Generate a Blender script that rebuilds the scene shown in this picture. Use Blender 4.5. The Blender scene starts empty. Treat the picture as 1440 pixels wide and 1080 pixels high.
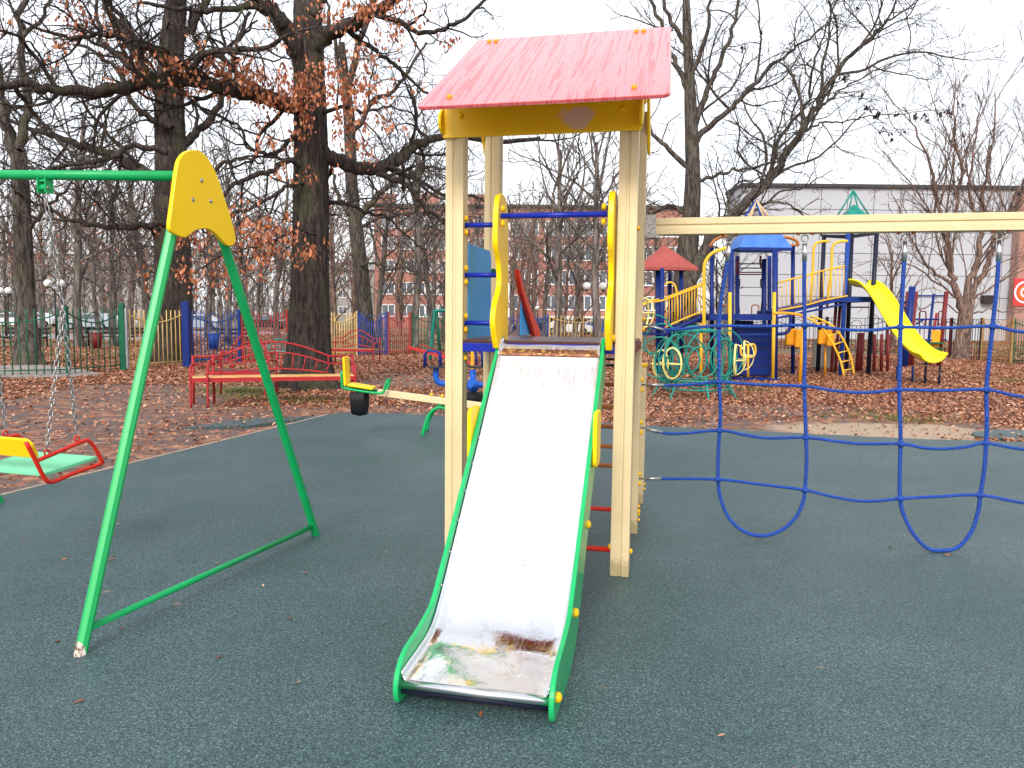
import bpy, math, random
import numpy as np
from mathutils import Vector, Matrix

S = bpy.context.scene
COL = S.collection
# ------------------------------------------------------------------ camera
CAM_H, F_PX, PITCH, ROLL = 1.55, 1067.37, 0.0888, 0.0104
_F = Vector((0, math.cos(PITCH), -math.sin(PITCH)))
_R0 = Vector((1, 0, 0)); _U0 = _R0.cross(_F)
_R = _R0 * math.cos(ROLL) + _U0 * math.sin(ROLL)
_U = -_R0 * math.sin(ROLL) + _U0 * math.cos(ROLL)
CP = Vector((0, 0, CAM_H))
cam = bpy.data.cameras.new('camera'); camo = bpy.data.objects.new('camera', cam); COL.objects.link(camo)
cam.sensor_width = 36; cam.lens = F_PX / 1440 * 36; cam.clip_start = 0.05; cam.clip_end = 2000
m = Matrix((_R, _U, -_F)).transposed().to_4x4(); m.translation = CP
camo.matrix_world = m; S.camera = camo

# ------------------------------------------------------------------ overcast sky and soft sun
SUN_EL, SUN_AZ = math.radians(36), math.radians(194)      # azimuth of the sun seen from above, from +Y clockwise
w = bpy.data.worlds.new('World'); S.world = w; w.use_nodes = True
nt = w.node_tree; nt.nodes.clear()
out = nt.nodes.new('ShaderNodeOutputWorld')
bg1 = nt.nodes.new('ShaderNodeBackground'); bg2 = nt.nodes.new('ShaderNodeBackground'); add = nt.nodes.new('ShaderNodeAddShader')
sky = nt.nodes.new('ShaderNodeTexSky'); sky.sky_type = 'NISHITA'; sky.sun_disc = False
sky.sun_elevation = SUN_EL; sky.sun_rotation = SUN_AZ; sky.dust_density = 4
nt.links.new(sky.outputs[0], bg1.inputs[0]); bg1.inputs[1].default_value = 0.05
tc = nt.nodes.new('ShaderNodeTexCoord'); no = nt.nodes.new('ShaderNodeTexNoise'); no.inputs['Scale'].default_value = 1.6; no.inputs['Detail'].default_value = 5
cr = nt.nodes.new('ShaderNodeValToRGB'); cr.color_ramp.elements[0].position = .35; cr.color_ramp.elements[0].color = (.64, .64, .68, 1)
cr.color_ramp.elements[1].position = .62; cr.color_ramp.elements[1].color = (1, 1, 1, 1)
nt.links.new(tc.outputs['Generated'], no.inputs['Vector']); nt.links.new(no.outputs['Fac'], cr.inputs[0]); nt.links.new(cr.outputs[0], bg2.inputs[0])
bg2.inputs[1].default_value = 0.76
nt.links.new(bg1.outputs[0], add.inputs[0]); nt.links.new(bg2.outputs[0], add.inputs[1]); nt.links.new(add.outputs[0], out.inputs[0])
sl = bpy.data.lights.new('sun', 'SUN'); sl.energy = 1.6; sl.angle = math.radians(18); sl.color = (1, .96, .9)
so = bpy.data.objects.new('sun', sl); COL.objects.link(so)
_sd = Vector((math.sin(SUN_AZ) * math.cos(SUN_EL), math.cos(SUN_AZ) * math.cos(SUN_EL), math.sin(SUN_EL)))
so.rotation_euler = _sd.to_track_quat('Z', 'Y').to_euler()
vs = S.view_settings; vs.view_transform = 'Standard'; vs.look = 'None'; vs.gamma = 1; vs.use_curve_mapping = False; vs.exposure = 0.68

# ------------------------------------------------------------------ places: where a sight line meets the ground or a distance
def ray(x, y): return _F + _R * ((x - 720) / F_PX) - _U * ((y - 540) / F_PX)
def G(x, y, z=0.0):
    d = ray(x, y); return CP + d * ((z - CAM_H) / d.z)
def P(x, y, Y):
    d = ray(x, y); return CP + d * (Y / d.y)
def PL(x, y, n, c):
    d = ray(x, y); return CP + d * ((c - n.dot(CP)) / n.dot(d))

# ------------------------------------------------------------------ materials
M = {}
def _mat(name):
    mt = bpy.data.materials.new(name); mt.use_nodes = True; n = mt.node_tree; b = n.nodes['Principled BSDF']; M[name] = mt
    return mt, n, b
def nd(n, t, **kw):
    x = n.nodes.new(t)
    for k, v in kw.items():
        if k in x.inputs: x.inputs[k].default_value = v
        else: setattr(x, k, v)
    return x
def ramp(n, stops, src):
    r = n.nodes.new('ShaderNodeValToRGB'); e = r.color_ramp.elements
    while len(e) < len(stops): e.new(.5)
    for i, (p, c) in enumerate(stops): e[i].position = p; e[i].color = (*c, 1) if len(c) == 3 else c
    n.links.new(src, r.inputs[0]); return r
def mixc(n, fac, a, b, mode='MIX'):
    x = n.nodes.new('ShaderNodeMix'); x.data_type = 'RGBA'; x.blend_type = mode
    for s, v in ((x.inputs['Factor'], fac), (x.inputs['A'], a), (x.inputs['B'], b)):
        if hasattr(v, 'links'): n.links.new(v, s)
        elif isinstance(v, (int, float)): s.default_value = v
        else: s.default_value = (*v, 1)
    for s, v in ((x.inputs[6], a), (x.inputs[7], b)):
        if hasattr(v, 'links'): n.links.new(v, s)
        else: s.default_value = (*v, 1)
    return x.outputs[2]
def bump(n, b, h, dist=.01, st=.5):
    x = nd(n, 'ShaderNodeBump', Strength=st, Distance=dist); n.links.new(h, x.inputs['Height']); n.links.new(x.outputs[0], b.inputs['Normal'])
def paint(name, col, rough=.38, var=.12, scale=6, wear=0.0, wearcol=(.35, .3, .22), bumpd=.0006, metal=0, coat=0.0, dirt=.25):
    mt, n, b = _mat(name)
    tc = nd(n, 'ShaderNodeTexCoord')
    n1 = nd(n, 'ShaderNodeTexNoise', Scale=scale, Detail=5.0); n.links.new(tc.outputs['Object'], n1.inputs['Vector'])
    n2 = nd(n, 'ShaderNodeTexNoise', Scale=scale * 9, Detail=3.0); n.links.new(tc.outputs['Object'], n2.inputs['Vector'])
    lo = tuple(c * (1 - var) for c in col); hi = tuple(min(1, c * (1 + var * .6)) for c in col)
    c = ramp(n, [(.3, lo), (.7, hi)], n1.outputs[0]).outputs[0]
    if dirt:
        f = ramp(n, [(.52, (0, 0, 0)), (.75, (dirt,) * 3)], n2.outputs[0]).outputs[0]
        c = mixc(n, f, c, tuple(x * .55 + .01 for x in col))
    if wear:
        n3 = nd(n, 'ShaderNodeTexNoise', Scale=scale * 3, Detail=8.0, Roughness=.7); n.links.new(tc.outputs['Object'], n3.inputs['Vector'])
        f = ramp(n, [(1 - wear, (0, 0, 0)), (1 - wear + .02, (1, 1, 1))], n3.outputs[0]).outputs[0]
        c = mixc(n, f, c, wearcol)
    if name == 'beige':
        sz = nd(n, 'ShaderNodeSeparateXYZ'); n.links.new(tc.outputs['Object'], sz.inputs[0]); ma = nd(n, 'ShaderNodeMath', operation='MULTIPLY_ADD'); n.links.new(n2.outputs[0], ma.inputs[0]); ma.inputs[1].default_value = -.13; n.links.new(sz.outputs[2], ma.inputs[2])
        c = mixc(n, ramp(n, [(0, (.55, .55, .55)), (.05, (0, 0, 0))], ma.outputs[0]).outputs[0], c, (.24, .18, .08))
        n4 = nd(n, 'ShaderNodeTexNoise', Scale=34.0, Detail=4.0, Roughness=.6); n.links.new(tc.outputs['Object'], n4.inputs['Vector']); c = mixc(n, ramp(n, [(.71, (0, 0, 0)), (.74, (.7, .7, .7))], n4.outputs[0]).outputs[0], c, (.22, .17, .09))
    n.links.new(c, b.inputs['Base Color'])
    rr = nd(n, 'ShaderNodeMapRange'); rr.inputs['To Min'].default_value = max(.05, rough - .1); rr.inputs['To Max'].default_value = rough + .15
    n.links.new(n2.outputs[0], rr.inputs['Value']); n.links.new(rr.outputs[0], b.inputs['Roughness'])
    b.inputs['Metallic'].default_value = metal; b.inputs['Specular IOR Level'].default_value = .22; b.inputs['Coat Weight'].default_value = coat * .4; b.inputs['Coat Roughness'].default_value = .12
    if bumpd: bump(n, b, n2.outputs[0], bumpd, .6)
    return mt

paint('beige', (.70, .57, .34), .42, .06, 4, wear=.22, wearcol=(.5, .42, .25), dirt=.12)
paint('yellow', (.98, .62, .002), .36, .05, 4, dirt=.1, coat=.2)
paint('capyellow', (.88, .50, .008), .35, .05, 20)
paint('boardyellow', (.98, .60, .003), .4, .05, 4, dirt=.1)
paint('green', (.006, .36, .105), .38, .10, 5, wear=.2, wearcol=(.02, .2, .08), coat=.3)
paint('mint', (.20, .72, .40), .4, .08, 4, dirt=.3)
paint('slidegreen', (.012, .42, .13), .26, .08, 5, coat=.7)
paint('deepblue', (.006, .022, .34), .3, .1, 6, coat=.3)
paint('skyblue', (.05, .36, .80), .42, .12, 3)
paint('red', (.66, .028, .014), .35, .12, 5, coat=.3)
paint('handrailred', (.80, .045, .02), .4, .08, 4)
paint('bluepipe', (.01, .10, .50), .4, .15, 4, wear=.25, wearcol=(.02, .06, .2))
paint('redbench', (.38, .026, .032), .42, .18, 8, wear=.28, wearcol=(.2, .04, .03))
paint('bluefar', (.006, .024, .17), .42, .15, 3)
paint('roofblue', (.06, .18, .58), .5, .2, 4, wear=.35, wearcol=(.25, .25, .34))
paint('roofred', (.33, .075, .065), .55, .2, 3)
paint('tan', (.62, .42, .24), .5, .15, 3)
paint('yellowfar', (.80, .46, .03), .4, .12, 3)
paint('palehoop', (.78, .70, .25), .4, .12, 3)
paint('orange', (.80, .34, .02), .45, .15, 3)
paint('slideyellow', (.86, .80, .01), .35, .10, 3, coat=.3)
paint('darkpost', (.012, .015, .035), .4, .2, 3)
paint('maroon', (.16, .02, .02), .45, .2, 3)
paint('teal', (.012, .23, .19), .4, .2, 5)
paint('fgreen', (.010, .115, .062), .45, .2, 4)
paint('fyellow', (.66, .46, .16), .5, .2, 4, wear=.25, wearcol=(.25, .15, .06))
paint('fblue', (.015, .055, .28), .45, .2, 4)
paint('fred', (.34, .05, .045), .5, .2, 4)
paint('fdark', (.035, .028, .03), .55, .2, 4)
paint('fwood', (.36, .21, .08), .6, .25, 4)
paint('rubber', (.012, .012, .014), .6, .2, 6)
paint('rung', (.48, .17, .05), .5, .25, 8)
paint('deckwood', (.075, .03, .027), .35, .3, 10, coat=.3)
paint('greymetal', (.33, .35, .38), .4, .1, 12, metal=.6)
paint('lampwhite', (.85, .85, .86), .35, .04, 3, dirt=.05)
paint('lamppole', (.02, .022, .022), .5, .1, 3)
paint('benchdark', (.03, .02, .02), .6, .2, 3)
paint('concrete', (.30, .28, .26), .85, .2, 2, bumpd=.003)
paint('path', (.33, .285, .29), .9, .15, .5, bumpd=.003)
paint('kerb', (.42, .34, .26), .85, .25, 6, bumpd=.002)
paint('greypanel', (.43, .445, .49), .6, .05, .6, dirt=.06)
paint('roofedge', (.05, .05, .055), .6, .1, 1)
paint('windowframe', (.72, .72, .74), .5, .05, 2)
paint('carwhite', (.75, .77, .80), .2, .03, 1, coat=1)
paint('carblue', (.02, .09, .32), .2, .05, 1, coat=1)
paint('cardark', (.03, .035, .05), .2, .05, 1, coat=1)
paint('carsilver', (.42, .48, .56), .25, .05, 1, coat=1)
paint('signred', (.62, .05, .05), .5, .08, 2)
paint('signwhite', (.82, .80, .80), .5, .05, 2)
paint('signgreen', (.05, .35, .10), .5, .05, 2)
paint('signorange', (.75, .14, .03), .5, .05, 2)
paint('binred', (.16, .01, .012), .5, .1, 2)

def special():
    # steel chute: brushed wet stainless sheet with dents and grime
    mt, n, b = _mat('steel'); tc = nd(n, 'ShaderNodeTexCoord')
    mp = nd(n, 'ShaderNodeMapping'); mp.inputs['Scale'].default_value = (30, 3, 3); n.links.new(tc.outputs['Object'], mp.inputs[0])
    a = nd(n, 'ShaderNodeTexNoise', Scale=3.0, Detail=6.0); n.links.new(mp.outputs[0], a.inputs['Vector'])
    d = nd(n, 'ShaderNodeTexNoise', Scale=2.6, Detail=3.0, Distortion=.6); n.links.new(tc.outputs['Object'], d.inputs['Vector'])
    b.inputs['Base Color'].default_value = (.86, .87, .89, 1); b.inputs['Metallic'].default_value = 1
    rr = nd(n, 'ShaderNodeMapRange'); rr.inputs['From Min'].default_value = .3; rr.inputs['From Max'].default_value = .7; rr.inputs['To Min'].default_value = -.05; rr.inputs['To Max'].default_value = .10
    n.links.new(a.outputs[0], rr.inputs['Value']); sz = nd(n, 'ShaderNodeSeparateXYZ'); n.links.new(tc.outputs['Object'], sz.inputs[0])
    rz = nd(n, 'ShaderNodeMapRange'); rz.inputs['From Min'].default_value = .12; rz.inputs['From Max'].default_value = .45; rz.inputs['To Min'].default_value = .08; rz.inputs['To Max'].default_value = .46
    n.links.new(sz.outputs[2], rz.inputs['Value']); ra = nd(n, 'ShaderNodeMath', operation='ADD'); n.links.new(rr.outputs[0], ra.inputs[0]); n.links.new(rz.outputs[0], ra.inputs[1]); n.links.new(ra.outputs[0], b.inputs['Roughness'])
    d2 = nd(n, 'ShaderNodeTexNoise', Scale=13.0, Detail=5.0, Distortion=1.2); n.links.new(tc.outputs['Object'], d2.inputs['Vector']); zz = nd(n, 'ShaderNodeMapRange'); zz.inputs['From Min'].default_value = .12; zz.inputs['From Max'].default_value = .28; zz.inputs['To Min'].default_value = .22; zz.inputs['To Max'].default_value = .0; n.links.new(sz.outputs[2], zz.inputs['Value']); dm2 = nd(n, 'ShaderNodeMath', operation='MULTIPLY'); n.links.new(d2.outputs[0], dm2.inputs[0]); n.links.new(zz.outputs[0], dm2.inputs[1])
    h0_ = nd(n, 'ShaderNodeMath', operation='ADD'); n.links.new(d.outputs[0], h0_.inputs[0]); n.links.new(dm2.outputs[0], h0_.inputs[1])
    hs = nd(n, 'ShaderNodeMath', operation='ADD'); s2 = nd(n, 'ShaderNodeMath', operation='MULTIPLY'); s2.inputs[1].default_value = .03
    n.links.new(a.outputs[0], s2.inputs[0]); n.links.new(s2.outputs[0], hs.inputs[0]); n.links.new(h0_.outputs[0], hs.inputs[1])
    bump(n, b, hs.outputs[0], .012, .7)
    g = nd(n, 'ShaderNodeTexNoise', Scale=8.0, Detail=8.0, Roughness=.75); n.links.new(tc.outputs['Object'], g.inputs['Vector'])
    c = ramp(n, [(.56, (.90, .91, .93)), (.76, (.58, .57, .56))], g.outputs[0]).outputs[0]; n.links.new(c, b.inputs['Base Color'])
    # rusty lip
    paint('rustlip', (.22, .09, .05), .4, .5, 14, wear=.45, wearcol=(.6, .35, .1), metal=.3)
    mt, n, b = _mat('chrome'); b.inputs['Base Color'].default_value = (.75, .76, .78, 1); b.inputs['Metallic'].default_value = 1; b.inputs['Roughness'].default_value = .22
    mt, n, b = _mat('galv'); b.inputs['Metallic'].default_value = .85; b.inputs['Roughness'].default_value = .38
    tc = nd(n, 'ShaderNodeTexCoord'); a = nd(n, 'ShaderNodeTexNoise', Scale=60.0); n.links.new(tc.outputs['Object'], a.inputs['Vector'])
    n.links.new(ramp(n, [(.3, (.22, .21, .20)), (.7, (.50, .50, .52))], a.outputs[0]).outputs[0], b.inputs['Base Color'])
    # wet red roof sheet: runs of rain down the slope
    mt, n, b = _mat('wetred'); tc = nd(n, 'ShaderNodeTexCoord')
    mp = nd(n, 'ShaderNodeMapping'); mp.inputs['Scale'].default_value = (34, 1.1, 1.1); mp.inputs['Rotation'].default_value = (0, 0, math.radians(3)); n.links.new(tc.outputs['Object'], mp.inputs[0])
    a = nd(n, 'ShaderNodeTexNoise', Scale=1.0, Detail=5.0, Roughness=.6, Distortion=.9); n.links.new(mp.outputs[0], a.inputs['Vector'])
    f = nd(n, 'ShaderNodeTexNoise', Scale=70.0, Detail=4.0); n.links.new(tc.outputs['Object'], f.inputs['Vector'])
    wet = ramp(n, [(.43, (0, 0, 0)), (.47, (1, 1, 1)), (.60, (1, 1, 1)), (.64, (.1, .1, .1))], a.outputs[0]).outputs[0]
    n.links.new(mixc(n, wet, (.58, .055, .06), (.64, .115, .13)), b.inputs['Base Color'])
    rr = nd(n, 'ShaderNodeMapRange'); rr.inputs['To Min'].default_value = .45; rr.inputs['To Max'].default_value = .12; n.links.new(wet, rr.inputs['Value']); n.links.new(rr.outputs[0], b.inputs['Roughness'])
    b.inputs['Coat Weight'].default_value = 1; b.inputs['Coat Roughness'].default_value = .15; b.inputs['Coat IOR'].default_value = 1.6
    h = nd(n, 'ShaderNodeMath', operation='MULTIPLY'); n.links.new(wet, h.inputs[0]); n.links.new(f.outputs[0], h.inputs[1]); bump(n, b, h.outputs[0], .004, .8)
    # rubber granulate
    mt, n, b = _mat('mat'); tc = nd(n, 'ShaderNodeTexCoord')
    v = nd(n, 'ShaderNodeTexVoronoi', Scale=185.0); v.inputs['Randomness'].default_value = 1; n.links.new(tc.outputs['Object'], v.inputs['Vector'])
    sx = nd(n, 'ShaderNodeSeparateColor'); n.links.new(v.outputs['Color'], sx.inputs[0])
    v2 = nd(n, 'ShaderNodeTexNoise', Scale=85.0, Detail=3.0, Roughness=.6); n.links.new(tc.outputs['Object'], v2.inputs['Vector'])
    c = ramp(n, [(0, (.010, .028, .030)), (.45, (.027, .064, .070)), (.8, (.047, .100, .108)), (1, (.105, .165, .17))], sx.outputs[0]).outputs[0]
    c = mixc(n, 1.0, c, ramp(n, [(.34, (.6, .64, .64)), (.62, (1.5, 1.5, 1.5))], v2.outputs[0]).outputs[0], 'MULTIPLY')
    big = nd(n, 'ShaderNodeTexNoise', Scale=.9, Detail=5.0, Roughness=.6); n.links.new(tc.outputs['Object'], big.inputs['Vector'])
    c = mixc(n, 1.0, c, ramp(n, [(.30, (.70, .88, .82)), (.5, (1, 1, 1)), (.66, (1.32, 1.18, 1.22))], big.outputs[0]).outputs[0], 'MULTIPLY')
    st = nd(n, 'ShaderNodeTexNoise', Scale=5.5, Detail=7.0, Roughness=.72); n.links.new(tc.outputs['Object'], st.inputs['Vector'])
    c = mixc(n, ramp(n, [(.70, (0, 0, 0)), (.78, (.75, .75, .75))], st.outputs[0]).outputs[0], c, (.22, .17, .13))
    n.links.new(c, b.inputs['Base Color']); b.inputs['Roughness'].default_value = .5; b.inputs['Specular IOR Level'].default_value = .65
    sc_ = nd(n, 'ShaderNodeTexVoronoi', Scale=1.9); n.links.new(tc.outputs['Object'], sc_.inputs['Vector']); sn = nd(n, 'ShaderNodeMath', operation='MULTIPLY_ADD'); n.links.new(st.outputs[0], sn.inputs[0]); sn.inputs[1].default_value = .22; n.links.new(sc_.outputs['Distance'], sn.inputs[2])
    n.links.new(mixc(n, ramp(n, [(.135, (.7, .7, .7)), (.16, (0, 0, 0))], sn.outputs[0]).outputs[0], c, (.26, .19, .14)), b.inputs['Base Color'])
    h = nd(n, 'ShaderNodeMath', operation='ADD'); n.links.new(sx.outputs[1], h.inputs[0]); n.links.new(v2.outputs[0], h.inputs[1]); bump(n, b, h.outputs[0], .006, .7)
    # soil, litter, worn grass
    mt, n, b = _mat('soil'); tc = nd(n, 'ShaderNodeTexCoord')
    a = nd(n, 'ShaderNodeTexNoise', Scale=.35, Detail=6.0, Roughness=.6); n.links.new(tc.outputs['Object'], a.inputs['Vector'])
    v = nd(n, 'ShaderNodeTexVoronoi', Scale=9.0); n.links.new(tc.outputs['Object'], v.inputs['Vector']); sx = nd(n, 'ShaderNodeSeparateColor'); n.links.new(v.outputs['Color'], sx.inputs[0])
    g = nd(n, 'ShaderNodeTexNoise', Scale=30.0, Detail=5.0); n.links.new(tc.outputs['Object'], g.inputs['Vector'])
    c = ramp(n, [(.2, (.055, .038, .034)), (.5, (.115, .082, .075)), (.8, (.19, .135, .115))], g.outputs[0]).outputs[0]
    lf = ramp(n, [(0, (.14, .045, .025)), (.5, (.27, .105, .055)), (1, (.40, .22, .13))], sx.outputs[0]).outputs[0]
    c = mixc(n, ramp(n, [(.48, (0, 0, 0)), (.56, (.85, .85, .85))], sx.outputs[1]).outputs[0], c, lf)
    gr = nd(n, 'ShaderNodeTexNoise', Scale=.5, Detail=8.0, Roughness=.7); n.links.new(tc.outputs['Object'], gr.inputs['Vector'])
    geo = nd(n, 'ShaderNodeNewGeometry'); sp = nd(n, 'ShaderNodeSeparateXYZ'); n.links.new(geo.outputs['Position'], sp.inputs[0])
    far = nd(n, 'ShaderNodeMapRange'); far.inputs['From Min'].default_value = 22; far.inputs['From Max'].default_value = 34; n.links.new(sp.outputs[1], far.inputs['Value'])
    gm = nd(n, 'ShaderNodeMath', operation='MULTIPLY'); n.links.new(ramp(n, [(.45, (0, 0, 0)), (.58, (1, 1, 1))], gr.outputs[0]).outputs[0], gm.inputs[0]); n.links.new(far.outputs[0], gm.inputs[1])
    c = mixc(n, gm.outputs[0], c, (.17, .17, .05))
    # pale sand by the mat on the right
    dx = nd(n, 'ShaderNodeVectorMath', operation='SUBTRACT'); dx.inputs[1].default_value = (5.2, 10.75, 0); n.links.new(geo.outputs['Position'], dx.inputs[0])
    dm = nd(n, 'ShaderNodeVectorMath', operation='MULTIPLY'); dm.inputs[1].default_value = (.58, .95, 0); n.links.new(dx.outputs[0], dm.inputs[0])
    ln = nd(n, 'ShaderNodeVectorMath', operation='LENGTH'); n.links.new(dm.outputs[0], ln.inputs[0])
    sa = nd(n, 'ShaderNodeMath', operation='ADD'); n.links.new(ln.outputs['Value'], sa.inputs[0]); n.links.new(gr.outputs[0], sa.inputs[1])
    c = mixc(n, ramp(n, [(.30, (0, 0, 0)), (1.0, (0, 0, 0))], sa.outputs[0]).outputs[0], c, c)
    mr = nd(n, 'ShaderNodeMapRange'); mr.inputs['From Min'].default_value = 1.25; mr.inputs['From Max'].default_value = 1.5; mr.inputs['To Min'].default_value = .9; mr.inputs['To Max'].default_value = 0; n.links.new(sa.outputs[0], mr.inputs['Value'])
    c = mixc(n, mr.outputs[0], c, (.40, .30, .21))
    n.links.new(c, b.inputs['Base Color']); b.inputs['Roughness'].default_value = .85; bump(n, b, g.outputs[0], .02, .8)
    # fallen leaves
    for nm, cols in (('leaf', [(.09, .028, .015), (.25, .082, .036), (.40, .165, .08), (.54, .33, .22)]), ('oakleaf', [(.20, .05, .02), (.42, .13, .05), (.58, .25, .12)])):
        mt, n, b = _mat(nm); geo = nd(n, 'ShaderNodeNewGeometry')
        k = len(cols) - 1
        c = ramp(n, [(i / k, q) for i, q in enumerate(cols)], geo.outputs['Random Per Island']).outputs[0]
        n.links.new(c, b.inputs['Base Color']); b.inputs['Roughness'].default_value = .5
    mt, n, b = _mat('grass'); geo = nd(n, 'ShaderNodeNewGeometry')
    n.links.new(ramp(n, [(0, (.07, .09, .02)), (1, (.20, .22, .06))], geo.outputs['Random Per Island']).outputs[0], b.inputs['Base Color']); b.inputs['Roughness'].default_value = .7
    # barks; the distant trees' one is paled to stand in for haze
    for nm, lo, hi, moss, sc in (('barkoak', (.007, .005, .004), (.046, .032, .027), .25, 9.0), ('barkgrey', (.016, .012, .010), (.080, .064, .055), .25, 6.0), ('barkred', (.07, .042, .034), (.19, .125, .10), 0, 8.0), ('barkhazed', (.055, .045, .041), (.155, .128, .116), .2, 4.0)):
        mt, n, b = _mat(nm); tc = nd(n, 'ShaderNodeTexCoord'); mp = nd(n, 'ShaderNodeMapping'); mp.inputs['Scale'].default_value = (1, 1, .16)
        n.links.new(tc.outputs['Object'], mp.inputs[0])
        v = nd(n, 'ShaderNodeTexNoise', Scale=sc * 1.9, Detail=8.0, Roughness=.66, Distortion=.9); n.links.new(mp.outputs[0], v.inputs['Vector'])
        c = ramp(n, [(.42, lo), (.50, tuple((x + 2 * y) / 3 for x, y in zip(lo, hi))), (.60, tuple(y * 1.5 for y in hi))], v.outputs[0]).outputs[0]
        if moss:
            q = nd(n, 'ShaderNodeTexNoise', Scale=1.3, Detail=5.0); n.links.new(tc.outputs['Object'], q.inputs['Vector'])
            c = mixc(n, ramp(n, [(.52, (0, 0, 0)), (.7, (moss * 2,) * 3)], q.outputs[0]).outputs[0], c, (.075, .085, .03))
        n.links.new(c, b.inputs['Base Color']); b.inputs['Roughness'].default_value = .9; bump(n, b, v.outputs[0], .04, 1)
    # brick
    for nm, c1, c2 in (('brick', (.36, .13, .09), (.28, .09, .065)), ('brickpink', (.40, .19, .15), (.34, .14, .11))):
        mt, n, b = _mat(nm); tc = nd(n, 'ShaderNodeTexCoord'); mp = nd(n, 'ShaderNodeMapping'); mp.inputs['Rotation'].default_value = (math.radians(90), 0, 0)
        n.links.new(tc.outputs['Object'], mp.inputs[0]); k = nd(n, 'ShaderNodeTexBrick', Scale=3.2); k.inputs['Mortar Size'].default_value = .03
        k.inputs['Color1'].default_value = (*c1, 1); k.inputs['Color2'].default_value = (*c2, 1); k.inputs['Mortar'].default_value = (.38, .27, .23, 1)
        n.links.new(mp.outputs[0], k.inputs['Vector'])
        q = nd(n, 'ShaderNodeTexNoise', Scale=.4, Detail=5.0); n.links.new(tc.outputs['Object'], q.inputs['Vector'])
        n.links.new(mixc(n, 1.0, k.outputs[0], ramp(n, [(.3, (.8, .8, .8)), (.7, (1.15, 1.1, 1.1))], q.outputs[0]).outputs[0], 'MULTIPLY'), b.inputs['Base Color']); b.inputs['Roughness'].default_value = .9
    mt, n, b = _mat('pane'); b.inputs['Base Color'].default_value = (.10, .12, .15, 1); b.inputs['Roughness'].default_value = .08; b.inputs['IOR'].default_value = 1.8
    # blue braided rope
    mt, n, b = _mat('rope'); tc = nd(n, 'ShaderNodeTexCoord')
    v = nd(n, 'ShaderNodeTexVoronoi', Scale=115.0); n.links.new(tc.outputs['Object'], v.inputs['Vector'])
    n.links.new(ramp(n, [(.0, (.014, .14, .70)), (.55, (.004, .045, .30))], v.outputs['Distance']).outputs[0], b.inputs['Base Color']); b.inputs['Roughness'].default_value = .5; bump(n, b, v.outputs['Distance'], .008, 1)
    # bench planks
    mt, n, b = _mat('plank'); tc = nd(n, 'ShaderNodeTexCoord'); mp = nd(n, 'ShaderNodeMapping'); mp.inputs['Scale'].default_value = (1.5, 14, 14); n.links.new(tc.outputs['Object'], mp.inputs[0])
    a = nd(n, 'ShaderNodeTexNoise', Scale=2.0, Detail=6.0); n.links.new(mp.outputs[0], a.inputs['Vector'])
    n.links.new(ramp(n, [(.3, (.36, .16, .05)), (.5, (.60, .34, .09)), (.65, (.66, .46, .2))], a.outputs[0]).outputs[0], b.inputs['Base Color']); b.inputs['Roughness'].default_value = .5
    # worn foot of the swing leg
    mt, n, b = _mat('greenworn'); geo = nd(n, 'ShaderNodeTexCoord'); sp = nd(n, 'ShaderNodeSeparateXYZ'); n.links.new(geo.outputs['Object'], sp.inputs[0])
    a = nd(n, 'ShaderNodeTexNoise', Scale=45.0, Detail=5.0); n.links.new(geo.outputs['Object'], a.inputs['Vector'])
    t1 = nd(n, 'ShaderNodeMath', operation='MULTIPLY_ADD'); n.links.new(a.outputs[0], t1.inputs[0]); t1.inputs[1].default_value = .10; n.links.new(sp.outputs[2], t1.inputs[2])
    t2 = nd(n, 'ShaderNodeMath', operation='MULTIPLY_ADD'); n.links.new(sp.outputs[0], t2.inputs[0]); t2.inputs[1].default_value = 4.0; n.links.new(t1.outputs[0], t2.inputs[2])
    c = mixc(n, ramp(n, [(.135, (1, 1, 1)), (.145, (0, 0, 0))], t2.outputs[0]).outputs[0], (.010, .40, .105), ramp(n, [(.35, (.12, .06, .03)), (.5, (.55, .45, .38)), (.6, (.75, .72, .68))], a.outputs[0]).outputs[0])
    n.links.new(c, b.inputs['Base Color']); b.inputs['Roughness'].default_value = .4
    mt, n, b = _mat('yellowpatch'); tc = nd(n, 'ShaderNodeTexCoord')
    a = nd(n, 'ShaderNodeTexNoise', Scale=5.0, Detail=6.0); n.links.new(tc.outputs['Object'], a.inputs['Vector'])
    sb = nd(n, 'ShaderNodeVectorMath', operation='SUBTRACT'); sb.inputs[1].default_value = (-.37, -.03, 2.685); n.links.new(tc.outputs['Object'], sb.inputs[0])
    ml = nd(n, 'ShaderNodeVectorMath', operation='MULTIPLY'); ml.inputs[1].default_value = (1, .2, 2.1); n.links.new(sb.outputs[0], ml.inputs[0])
    le = nd(n, 'ShaderNodeVectorMath', operation='LENGTH'); n.links.new(ml.outputs[0], le.inputs[0])
    ad = nd(n, 'ShaderNodeMath', operation='MULTIPLY_ADD'); n.links.new(a.outputs[0], ad.inputs[0]); ad.inputs[1].default_value = .35; n.links.new(le.outputs['Value'], ad.inputs[2])
    n.links.new(mixc(n, ramp(n, [(.27, (1, 1, 1)), (.295, (0, 0, 0))], ad.outputs[0]).outputs[0], (.98, .62, .002), (.78, .56, .38)), b.inputs['Base Color']); b.inputs['Roughness'].default_value = .38
special()

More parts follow.
